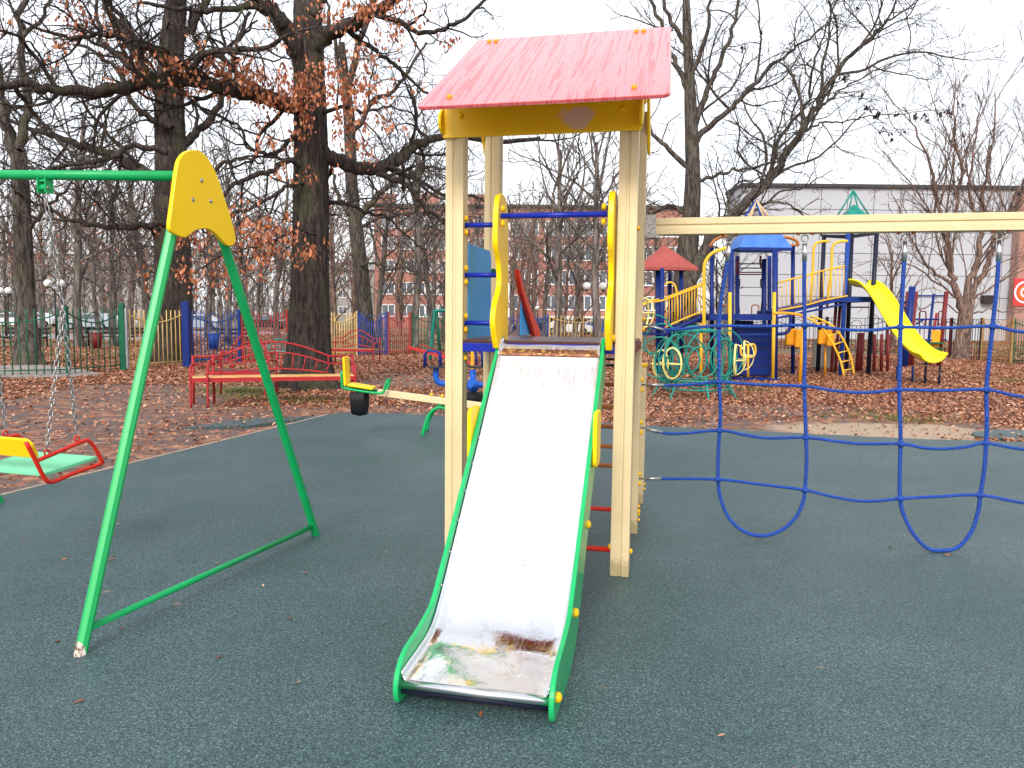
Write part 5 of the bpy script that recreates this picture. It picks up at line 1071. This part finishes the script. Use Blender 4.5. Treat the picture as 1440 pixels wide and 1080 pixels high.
for k in range(7):
    a_ = k * 2 * math.pi / 7 + .3; c_ = cpx(978, 540); c_ = Vector((c_.x, c_.y, .42)); MB().tube(smooth_pts([c_ + Vector((.62 * math.cos(a_), .62 * math.sin(a_), 0)), c_ + Vector((.70 * math.cos(a_), .70 * math.sin(a_), -.18)), c_ + Vector((.86 * math.cos(a_), .86 * math.sin(a_), -.46))], 3), .02, 7).build('leg', 'teal', cl)
for px, py, nx, ny, dy in ((945, 511, -1, -.45, -.55), (1034, 506, 1, -.35, -.3), (1046, 500, 1, -.3, .5), (906, 440, 1, -.5, .3), (930, 512, -1, -.3, .6)):
    c_ = cpx(px, py, dy); nn_ = Vector((nx, ny, 0)).normalized(); ring(c_, .30, nn_, 'palehoop', .020, 'wheel_rim', n=20)
    x_ = Vector((0, 0, 1)).cross(nn_)
    for ax in (x_, Vector((0, 0, 1))): MB().tube([c_ + ax * (.30 * math.cos(q_)) + nn_ * (.20 * math.sin(q_)) for q_ in [math.pi * k / 10 for k in range(11)]], .013, 6).build('wheel_spoke', 'palehoop', cl)
    MB().tube([c_ - x_ * .3, c_ + x_ * .3], .010, 6).build('wheel_spoke', 'palehoop', cl)

#================================================================== PLAY COMPLEX behind the net
pc0 = G(1060, 534); pc = thing('play_complex', 'large play structure with blue posts, coloured roofs, yellow railings and bright yellow slide', 'play structure', (pc0.x, pc0.y, 0)); PO = Vector(pc.location)
YF, YK = 19.5, 21.6
def C(px, py, Y=YF): return P(px, py, Y) - PO
def pole(name, mat, px0, py0, px1, py1, Y=YF, r=.055, ground=False):
    a_, b_ = C(px0, py0, Y), C(px1, py1, Y)
    if ground: b_.z = -.05; b_.x = a_.x + (b_.x - a_.x) * 1
    return MB().tube([a_, b_], r, 8).build(name, mat, pc)
def pline(name, mat, pts, Y=YF, r=.022, k=3, n=7):
    return MB().tube(smooth_pts([C(*q_) if len(q_) == 3 else C(*q_, Y) for q_ in pts], k), r, n).build(name, mat, pc)
# front blue tower
for px, Y, top_ in ((1028, YF, 352), (1090, YF, 352), (1037, YK, 360), (1082, YK, 360), (1001, YK, 348), (1075, 20.6, 364), (1115, YK, 344)): pole('post', 'bluefar', px, top_, px, 527, Y, .075 if Y == YF else .06, True)
for px in (1026.5, 1088): pole('climbing_pole', 'yellowfar', px + (1 if px > 1050 else 0), 411, px - (1 if px > 1050 else 0), 530, YF - .15, .045, True)
def pyramid(name, mat, px, py_top, py_bot, half, depth, Y, topw=.0, thick=.03):
    c_ = C(px, py_bot, Y); t_ = C(px, py_top, Y); c_.y += depth * 0; z0, z1 = c_.z, t_.z; h_ = half; mb = MB(); tw = topw
    vs_ = [(c_.x - h_, c_.y - depth, z0), (c_.x + h_, c_.y - depth, z0), (c_.x + h_, c_.y + depth, z0), (c_.x - h_, c_.y + depth, z0), (c_.x - tw, c_.y - tw, z1), (c_.x + tw, c_.y - tw, z1), (c_.x + tw, c_.y + tw, z1), (c_.x - tw, c_.y + tw, z1)]
    mb.add(vs_, [(0, 1, 5, 4), (1, 2, 6, 5), (2, 3, 7, 6), (3, 0, 4, 7), (4, 5, 6, 7)]); o_ = mb.build(name, mat, pc, solid=thick)
    MB().bar((c_.x - h_, c_.y - depth, z0 - .04), (c_.x + h_, c_.y - depth, z0 - .04), .05, .08).build('roof_edge', 'bluefar' if mat == 'roofblue' else mat, pc); return o_
pyramid('blue_roof', 'roofblue', 1066, 318, 351, .68, .62, 20.2, .30)
pyramid('red_roof', 'roofred', 933, 345, 378, .80, .70, 21.6, .02)
pyramid('green_roof', 'teal', 1200, 288, 306, .34, .3, 22.5, .02)
for x0, x1 in ((1063, 1038), (1063, 1048), (1063, 1052), (1063, 1074), (1063, 1080), (1063, 1092)): pole('roof_rib', 'tan' if (x1 // 2) % 2 == 0 else 'fblue', x0, 282, x1, 318, 22.2 if x1 % 2 else 22.6, .03)
for x1, Y in ((1172, 22), (1228, 22), (1190, 24.5), (1212, 24.5)): pole('roof_rib', 'teal', 1200, 268, x1, 312, Y, .025)
for pts in ([(998, 347), (1004, 338), (1014, 333), (1026, 331)], [(1100, 333), (1110, 334), (1120, 338), (1123, 345)]):
    a_ = [C(x, y, 21.0) for x, y in pts]; b_ = [C(x, y, 23.0) for x, y in pts]; MB().sheet([a_, b_]).build('tan_roof', 'tan', pc, solid=.05); MB().tube(smooth_pts(a_, 2), .035, 6).build('roof_edge', 'rung', pc)
pole('roof_edge', 'rung', 1098, 345, 1123, 345, 21.0, .03)
# decks and climbing wall
def deck(pts, Y0_, Y1_, th, mat='bluefar', name='deck'):
    a_ = [C(x, y, Y0_) for x, y in pts]; mb = MB()
    for i in range(len(a_) - 1): mb.bar(a_[i] + Vector((0, (Y1_ - Y0_) / 2, 0)), a_[i + 1] + Vector((0, (Y1_ - Y0_) / 2, 0)), Y1_ - Y0_, th)
    return mb.build(name, mat, pc)
deck([(998, 446), (1088, 446)], YF - .1, YK, .16); deck([(1000, 474), (1050, 470), (1088, 470)], YF, YF + .08, .06, name='wall_rail')
MB().box(C(1058, 492, YF + .5), (1.02, .06, 1.35)).build('climbing_wall', 'bluefar', pc, bevel=.02); MB().box(C(1045, 485, YF + .9), (.5, .05, 1.3)).build('climbing_wall', 'fblue', pc)
for y in (478, 490, 503, 515): pline('wall_wire', 'fdark', [(1028, y), (1088, y)], YF + .02, .010, 1, 5)
MB().bar(C(1032, 533, YF - .1), C(1093, 533, YF - .1), .5, .05).build('foot_plate', 'bluefar', pc)
pline('loop_handle', 'yellowfar', [(1052, 530), (1052, 500), (1052, 485)], YF - .8, .030, 1)
for s_ in (1, -1): pline('loop_handle', 'yellowfar', [(1052, 486), (1052 + s_ * 7, 484), (1052 + s_ * 10, 488), (1052 + s_ * 10, 497), (1052 + s_ * 6, 502), (1052, 502)], YF - .8, .026)
for x in (1018, 1033, 1062, 1078): pline('rail_loop', 'rung', [(x - 5, 443), (x - 5, 432), (x - 3, 429), (x + 3, 429), (x + 5, 432), (x + 5, 443)], YK, .018, 2)
pline('ladder_rail', 'maroon', [(1038, 362), (1037, 374), (1036, 385)], 20.8, .03, 1); pline('ladder_rail', 'maroon', [(1070, 360), (1069, 370), (1073, 380)], 20.8, .03, 2)
for y in (371, 377, 383, 386): pline('ladder_rung', 'maroon' if y > 380 else 'fdark', [(1038, y), (1072, y)], 20.8, .018, 1, 6)
for x in (1008, 1035, 1072): pline('frame_bar', 'darkpost', [(x, 365), (x, 440)], 22.0, .022, 1)
for s_, x in ((1, 1040), (-1, 1070)): pline('frame_bar', 'darkpost', [(x, 392), (x, 402), (x - s_ * 3, 408), (x - s_ * 2, 420), (x, 440)], 21.7, .02)
# left stair with yellow railings
pline('handrail', 'yellowfar', [(990, 470), (990, 420), (990, 380), (993, 366), (1003, 355), (1018, 350), (1026, 347)], YF, .045)
pole('post', 'yellowfar', 986, 455, 986, 530, YF + .2, .04, True)
for dy in (0, 1.3):
    pline('handrail', 'yellowfar', [(902, 432 - dy * 2), (912, 425 - dy * 2), (930, 423 - dy * 2), (960, 412 - dy * 2), (990, 400 - dy * 2)], YF + .2 + dy, .024); pline('handrail', 'yellowfar', [(936, 460), (960, 449), (990, 437)], YF + .2 + dy, .022)
    for k in range(14):
        x = 937 + k * 4; yt_ = 421 - (x - 937) * .385 - dy * 2; yb_ = 459 - (x - 937) * .42; pline('baluster', 'yellowfar', [(x, yt_), (x, yb_)], YF + .2 + dy, .012, 1, 5)
    pline('stair_string', 'bluefar', [(930, 473), (950, 462), (990, 446)], YF + .15 + dy * 1.05, .05, 1)
for k in range(6): MB().box(C(936 + k * 10, 470 - k * 4.6, YF + .85), (.22, 1.2, .04)).build('step', 'bluefar', pc)
pline('handrail', 'yellowfar', [(935, 400), (943, 397), (950, 403), (953, 425), (953, 450)], YF + .6, .026)
for px, Y in ((925, 21.2), (931, 20.9), (958, 21.2), (942, 22.4)): pole('post', 'bluefar', px, 377, px, 525, Y, .06, True)
for y in (458, 470): deck([(905, y), (960, y)], 20.9, 22.2, .06)
# bridge to the slide tower
deck([(1090, 440), (1115, 436), (1150, 428), (1190, 419)], YF + .6, YK, .11); deck([(1090, 448), (1190, 427)], YF + .55, YF + .62, .05, name='bridge_string')
for dy in (0, 1.6):
    pline('handrail', 'yellowfar', [(1092, 398), (1130, 388), (1160, 380), (1188, 374)], YF + .6 + dy, .024); pline('handrail', 'yellowfar', [(1092, 437), (1130, 430), (1160, 422), (1192, 416)], YF + .6 + dy, .02)
    for k in range(17): x = 1094 + k * 5.8; pline('baluster', 'yellowfar', [(x, 397 - (x - 1092) * .245), (x, 437 - (x - 1092) * .22)], YF + .6 + dy, .012, 1, 5)
for x, y0_, x1_ in ((1144, 346, 1139), (1170, 344, 1163)): pline('tall_handrail', 'yellowfar', [(x + 22, 339), (x + 10, 340), (x + 3, 343), (x, 352), (x - 1, 380), (x1_, 432)], 20.6, .036)
pole('post', 'orange', 1131, 440, 1124, 551, YF - .9, .045, True); pline('handrail', 'orange', [(1131, 445), (1120, 442), (1100, 440), (1088, 441)], YF - .5, .035)
pline('handrail', 'bluefar', [(1112, 440), (1111, 460), (1106, 468), (1092, 470)], YF + .1, .045)
# arched ladder
r1 = [(1132, 446), (1145, 452), (1160, 466), (1173, 487), (1182, 508), (1187, 529)]; r2 = [(1140, 444), (1160, 452), (1175, 462), (1188, 482), (1197, 505), (1201, 527)]
pline('ladder_rail', 'yellowfar', [(*q_, YF - .9) for q_ in r1], r=.026); pline('ladder_rail', 'yellowfar', [(*q_, YF - .3) for q_ in r2], r=.026)
for k in range(8):
    t_ = .12 + k * .115; i_ = min(4, int(t_ * 5)); f_ = t_ * 5 - i_; l1 = C(*r1[i_], YF - .9).lerp(C(*r1[i_ + 1], YF - .9), f_); l2 = C(*r2[i_], YF - .3).lerp(C(*r2[i_ + 1], YF - .3), f_); MB().tube([l1, l2], .018, 6).build('ladder_rung', 'yellowfar', pc)
# slide tower posts
for px0, px1, Y, py0 in ((1159, 1150, 22.6, 330), (1193, 1182, 21.4, 328), (1198, 1190, 22.8, 328), (1233, 1221, 21.6, 326)): MB().tube([C(px0, py0, Y), Vector((*C(px1, 520, Y).xy, -.05))], .065, 8).build('post', 'darkpost' if px0 != 1193 else 'fblue', pc)
for a_, b_ in (((1159, 332, 22.6), (1193, 334, 21.4)), ((1193, 334, 21.4), (1233, 328, 21.6)), ((1233, 328, 21.6), (1198, 332, 22.8)), ((1198, 332, 22.8), (1159, 332, 22.6))): MB().bar(C(*a_), C(*b_), .06, .08).build('roof_beam', 'darkpost', pc)
deck([(1180, 421), (1232, 421)], 21.3, 22.9, .14, 'fblue'); pline('frame_bar', 'darkpost', [(1180, 432), (1222, 432)], 21.5, .02, 1)
for x, y0_, y1_ in ((1176, 424, 500), (1182, 422, 490)): pole('post', 'maroon', x, y0_, x - 6, y1_, 22.2, .05, True)
for x in (1209, 1213): pole('post', 'maroon', x, 468, x - 3, 508, 23.0, .07, True)
for x in (1230, 1240, 1249): pole('post', 'maroon', x, 470, x, 508, 23.0, .05, True)
for px, py, w_, h_, Y in ((1113, 474, .34, .45, 20.4), (1125, 476, .30, .5, 20.3), (1160, 474, .42, .4, 20.8), (1168, 478, .22, .34, 20.6)): MB().box(C(px, py, Y), (w_, .12, h_), .3).build('play_panel', 'orange', pc, bevel=.04)
MB().box(C(1160, 497, 23.5), (.75, .05, .85)).build('low_panel', 'concrete', pc); pole('post', 'orange', 1161, 470, 1161, 515, 20.9, .03, True)
# yellow plastic slide
def sect(cx, cy, Y, hw, dep, slope):
    c_ = C(cx, cy, Y); x_ = Vector((.55 * slope, -1, 0)).normalized(); side = Vector((-x_.y, x_.x, 0)); out_ = []
    for k in range(9): a_ = math.pi * k / 8; out_.append(c_ + side * (-hw * math.cos(a_)) + Vector((0, 0, -dep * math.sin(a_) + dep)))
    return out_
keys = [(1207, 404, 21.7, .45, .20, 1), (1222, 408, 21.3, .45, .22, 1), (1237, 424, 20.8, .45, .24, 1), (1251, 447, 20.3, .45, .25, 1), (1264, 469, 19.8, .45, .25, 1), (1279, 489, 19.3, .45, .24, 1), (1293, 502, 18.8, .45, .22, 1), (1303, 508, 18.5, .48, .22, 1), (1313, 511, 18.1, .50, .22, 1)]
secs = [sect(*k_) for k_ in keys]; rows = []
for j in range(9):
    col = smooth_pts([s_[j] for s_ in secs], 4); rows.append(col)
MB().sheet([list(q_) for q_ in zip(*rows)]).build('yellow_slide', 'slideyellow', pc, solid=.04)
for j in (0, 8): MB().tube(rows[j], .032, 7).build('slide_lip', 'slideyellow', pc)
for x, Y in ((1262, 19.9), (1284, 19.3), (1302, 18.7), (1322, 18.5)):
    for s_ in (0, .45): a_ = C(x, 515, Y + s_); MB().tube([a_, Vector((a_.x, a_.y, -.05))], .028, 6).build('slide_leg', 'fblue' if x < 1300 else 'darkpost', pc)
# cable strung across in front
pline('railing_bar', 'fdark', [(1000, 404), (1100, 404)], 22.4, .010, 1, 5)

#---- small maroon climbing frame at the right
qo = G(1305, 508); mf = thing('climbing_tower', 'small climbing frame with maroon posts and orange panel, right of the yellow slide', 'climbing frame', (qo.x, qo.y, 0)); QO = Vector(mf.location)
def D(px, py, Y=26): return P(px, py, Y) - QO
for x, y, mt_, r_, Y in ((1277, 410, 'maroon', .07, 27), (1283, 403, 'bluefar', .11, 25.6), (1288, 410, 'maroon', .075, 26), (1331, 410, 'maroon', .075, 26), (1313, 413, 'bluefar', .045, 26.4), (1317, 440, 'redbench', .04, 26.2), (1289, 470, 'maroon', .06, 26)):
    a_ = D(x, y, Y); MB().tube([a_, Vector((a_.x - .12, a_.y, -.05))], r_, 8).build('post', mt_, mf)
for y, x0_, x1_ in ((416, 1288, 1331), (449, 1283, 1318), (478, 1288, 1331)): MB().tube([D(x0_, y), D(x1_, y)], .03, 7).build('bar', 'bluefar', mf)
MB().tube([D(1288, 456), D(1300, 449)], .03, 7).build('bar', 'bluefar', mf); MB().tube([D(1262, 425), D(1283, 425)], .03, 7).build('bar', 'bluefar', mf); MB().tube([D(1264, 426), D(1280, 440)], .03, 7).build('bar', 'bluefar', mf)
MB().box(D(1318, 480), (.42, .06, .75)).build('panel', 'orange', mf, bevel=.02)
for y in (482, 490): MB().box(D(1305, y, 25.9), (.9, .35, .05)).build('shelf', 'fgreen', mf)
for x in (1298, 1325): MB().tube(smooth_pts([D(x - 5, 458), D(x - 5, 440), D(x, 438), D(x + 4, 440), D(x + 4, 458)], 3), .022, 6).build('loop', 'maroon', mf)

#================================================================== BUILDINGS
# pale panelled hall
YH = 60.0; h0 = P(1036, 480, YH); h1 = P(1427, 480, YH)
hall = thing('hall_building', 'pale grey panel clad hall with dark roof edge behind the trees on the right', 'building', (h0.x, YH, 0)); HZ = 11.75; WX = h1.x - h0.x + .6
MB().box((WX / 2, 2.1, HZ / 2 - .1), (WX - .1, 4.1, HZ - .1)).build('hall_body', 'greymetal', hall)
pan0 = None; nc = 11; nr = 7; pw = WX / nc; ph = HZ / nr
for i in range(nc):
    for j in range(nr):
        if pan0 is None: pan0 = MB().box((0, 0, 0), (pw - .05, .10, ph - .05)).build('wall_panel', 'greypanel', hall, bevel=.012); o_ = pan0
        else: o_ = copy_obj(pan0, hall)
        o_.location = (pw * (i + .5), 0, ph * (j + .5) - .0)
for j in range(nr): copy_obj(pan0, hall); o_ = hall.children[-1]; o_.rotation_euler = (0, 0, math.pi / 2); o_.location = (-.0, pw * .5 + .06, ph * (j + .5))
MB().box((WX / 2, 2.0, HZ + .12), (WX + .3, 4.6, .26)).build('roof_edge', 'roofedge', hall)
for px, py in ((1386, 421), ): c_ = P(px, py, YH) - Vector((h0.x, YH, 0)); MB().box((c_.x, -.35, c_.z), (.95, .5, .62)).build('air_unit', 'fdark', hall, bevel=.03)
YW = 59.0; w0 = P(1424, 480, YW); w1 = P(1600, 480, YW)
bw = thing('brick_building', 'red brick wall with a round red emblem sign at the right edge', 'building', (w0.x, YW, 0))
MB().box(((w1.x - w0.x) / 2, .44, 5.6), (w1.x - w0.x, .88, 11.3)).build('wall', 'brickpink', bw); MB().box(((w1.x - w0.x) / 2, .44, 11.36), (w1.x - w0.x + .1, 1.0, .2)).build('roof_edge', 'roofedge', bw)
zc_ = P(1440, 411, YW).z; xc_ = P(1440, 411, YW).x - w0.x
MB().box((xc_ + .45, -.06, zc_), (2.6, .10, 2.1)).build('sign_board', 'signred', bw)
sg = bpy.data.objects['sign_board']
R90 = Matrix(((1, 0, 0), (0, 0, 1), (0, 1, 0)))
def disc(c, r, t, mat, name, a0=0, a1=2 * math.pi, inner=0, n=28):
    c = Vector(c); pts = [(r * math.cos(a0 + (a1 - a0) * k / n), r * math.sin(a0 + (a1 - a0) * k / n)) for k in range(n + 1)]
    if inner: pts += [(inner * math.cos(a0 + (a1 - a0) * k / n), inner * math.sin(a0 + (a1 - a0) * k / n)) for k in range(n, -1, -1)]
    Mx = R90.to_4x4(); Mx.translation = c; return MB().prism(pts, -t, Mx).build(name, mat, sg)
disc((xc_ + .02, -.112, zc_), .86, .03, 'signwhite', 'sign_ring', math.radians(35), math.radians(385), .72); disc((xc_ + .02, -.112, zc_ - .02), .60, .03, 'signorange', 'sign_emblem'); disc((xc_ + .02, -.145, zc_ - .02), .40, .03, 'signwhite', 'sign_swirl', math.radians(100), math.radians(330), .27)
Mx = R90.to_4x4(); Mx.translation = (xc_ + .12, -.15, zc_ + .42); MB().prism([(-.16, -.06), (.0, .07), (.22, .10), (.42, .04), (.25, -.06), (.05, -.12)], -.03, Mx).build('sign_leaf', 'signgreen', sg)
# brick flats
def flats(name, label, px0, px1, Y, ztop, px_cols, rows_z, ww, wh, depth=14, matn='brick', split=1):
    a_ = P(px0, 470, Y); b_ = P(px1, 470, Y); W_ = b_.x - a_.x; bd = thing(name, label, 'building', (a_.x, Y, 0))
    MB().box((W_ / 2, depth / 2, ztop / 2 - .5), (W_, depth, ztop + 1)).build('wall', matn, bd)
    MB().box((W_ / 2, depth / 2, ztop + .16), (W_ + .8, depth + .8, .3)).build('roof_edge', 'roofedge', bd); w0_ = None
    for px in px_cols:
        cx = P(px, 400, Y).x - a_.x
        for z in rows_z:
            fr = MB()
            for x0_, x1_, z0_, z1_ in ((-ww / 2, -ww / 2 + .12, -wh / 2, wh / 2), (ww / 2 - .12, ww / 2, -wh / 2, wh / 2), (-ww / 2, ww / 2, wh / 2 - .12, wh / 2), (-ww / 2, ww / 2, -wh / 2 - .1, -wh / 2 + .05), (-.05, .05, -wh / 2, wh / 2)): fr.box(((x0_ + x1_) / 2, 0, (z0_ + z1_) / 2), (x1_ - x0_, .12, z1_ - z0_))
            if w0_ is None: w0_ = fr.build('window', 'windowframe', bd); p0_ = MB().box((0, .03, 0), (ww - .1, .04, wh - .1)).build('pane', 'pane', w0_); o_ = w0_
            else: o_ = copy_obj(w0_, bd); copy_obj(p0_, o_)
            o_.location = (cx, -.05, z)
    return bd, W_
fl, W_ = flats('brick_flats', 'five storey red brick flats with gabled parapet, left of the tower', 527, 712, 100, 15.6, (546, 572, 590, 606, 626, 650, 675, 698), (2.2, 5.1, 8.0, 10.9, 13.6), 1.75, 1.55)
for x0_, w_ in ((1.5, 2.6), (7.2, 2.4), (13.5, 2.6)): MB().box((x0_, .4, 16.4), (w_, .8, 1.7)).build('parapet', 'brick', fl)
for px in (558, 640): cx = P(px, 400, 100).x - fl.location.x; MB().tube([(cx, -.15, 0), (cx, -.15, 15)], .07, 6).build('drainpipe', 'greymetal', fl)
fl, W_ = flats('brick_flats', 'wide brick apartment block with white framed windows behind the trees above the slide', 716, 962, 92, 14.5, (729, 747, 775, 800, 822, 843, 866, 888, 908, 928, 948), (3.3, 6.3, 9.2, 12.1), 1.7, 1.7)
MB().box((W_ / 2, -1.3, 1.55), (W_ * .6, 2.4, .25)).build('canopy', 'windowframe', fl)
fl, W_ = flats('low_house', 'low grey building far behind the trees left of the brick flats', 470, 526, 140, 9.5, (482, 498, 514), (2.4, 5.4, 8.0), 1.6, 1.4, matn='concrete')
fl, W_ = flats('grey_house', 'grey block seen faintly behind the park trees at far left', -60, 230, 210, 17, tuple(range(-50, 230, 14)), (3, 6, 9, 12, 15), 1.8, 1.5, matn='concrete')

#================================================================== CARS
def car(label, px, Y, mat, rz, kind_=0):
    g = P(px, 460, Y); c = thing('parked_car', label, 'car', (g.x, Y, -.02), rz, 'cars parked beyond the park'); L_ = 4.3
    prof = [(-2.15, .30), (-2.15, .62), (-2.05, .82), (-1.30, .94), (-.65, 1.36), (.0, 1.46), (.85, 1.42), (1.55, 1.02), (2.05, .92), (2.15, .6), (2.12, .28)]
    prof = prof + [(1.75, .25), (1.62, .50), (1.35, .58), (1.08, .50), (.95, .25), (-.95, .25), (-1.08, .50), (-1.35, .58), (-1.62, .50), (-1.75, .25)]
    Mx = Matrix(((1, 0, 0), (0, 0, 1), (0, 1, 0))).to_4x4(); Mx.translation = (0, -.85, 0); MB().prism(prof, 1.7, Mx).build('body', mat, c, bevel=.06)
    for y_, t_ in ((-.87, .02), (.85, .02)):
        for poly in ([(-1.12, .97), (-.60, 1.32), (-.06, 1.38), (-.06, .97)], [(.04, .97), (.04, 1.39), (.78, 1.35), (1.30, 1.0)]): Mx.translation = (0, y_, 0); MB().prism(poly, t_, Mx).build('side_window', 'pane', c)
        for x_ in (-1.35, 1.35):
            wv = MB().tube([(x_, y_ * .99 - .09 * (1 if y_ > 0 else -1), .31), (x_, y_ * 1.01, .31)], .31, 16).build('wheel', 'rubber', c); MB().tube([(x_, y_ * 1.012, .31), (x_, y_ * 1.03, .31)], .18, 12).build('rim', 'greymetal', wv)
        MB().box((-2.1, y_ * .7, .68), (.12, .3, .14)).build('headlight', 'lampwhite', c)
    return c
for a_ in (('white car parked by the brick flats, seen above the slide', 798, 68, 'carwhite', math.pi), ('dark blue car parked between trunks right of the white car', 845, 70, 'carblue', math.pi), ('blue car at the right end of the parked row', 888, 70, 'carblue', 0), ('dark car partly hidden behind the red handrail', 752, 73, 'cardark', 0), ('pale silver car behind the second green fence panel', 128, 68, 'carsilver', 0), ('light blue white car left of the yellow fence', 156, 70, 'carwhite', math.pi), ('silver car behind the blue fence section', 280, 70, 'carsilver', 0), ('white car at the far left of the park', 18, 74, 'carwhite', 0), ('dark car beyond the red fence section', 372, 76, 'cardark', 0), ('white car left of the big oak far off', 52, 80, 'carwhite', 0)): car(*a_)

#================================================================== LAMPS
def lamp(label, px, py, Y, hw=.55, heads=2):
    g = P(px, py, Y); r = thing('street_lamp', label, 'street lamp', (g.x, Y, -.03), 0, 'white globe lamps in the park'); z = g.z
    MB().tube([(0, 0, 0), (0, 0, 1), (0, 0, z - .25)], [.08, .05, .04], 8).build('pole', 'lamppole', r)
    if heads > 1: MB().tube(smooth_pts([(-hw, 0, z - .12), (-hw, 0, z - .3), (0, 0, z - .38), (hw, 0, z - .3), (hw, 0, z - .12)], 3), .025, 6).build('arm', 'lamppole', r)
    for x in ((-hw, hw) if heads > 1 else (0,)):
        MB().ball((x, 0, z + .05), .21, 14, 10).build('globe', 'lampwhite', r); MB().tube([(x, 0, z - .2), (x, 0, z - .1)], [.07, .12], 8).build('collar', 'lamppole', r)
lamp('twin globe lamp standing left behind the swing chains', 76.5, 399, 42, .36); lamp('twin globe lamp at the very left edge of the photo', 6, 409, 48, .26); lamp('twin globe lamp before the brick flats, right above the slide', 836.5, 403, 40, .42)
lamp('single globe lamp behind the white car', 756, 434, 62, 0, 1); lamp('single small globe lamp behind the blue fence section', 306, 420, 60, 0, 1); lamp('single globe lamp with lower globe beside the twin globe lamp', 838, 426, 64, .25)
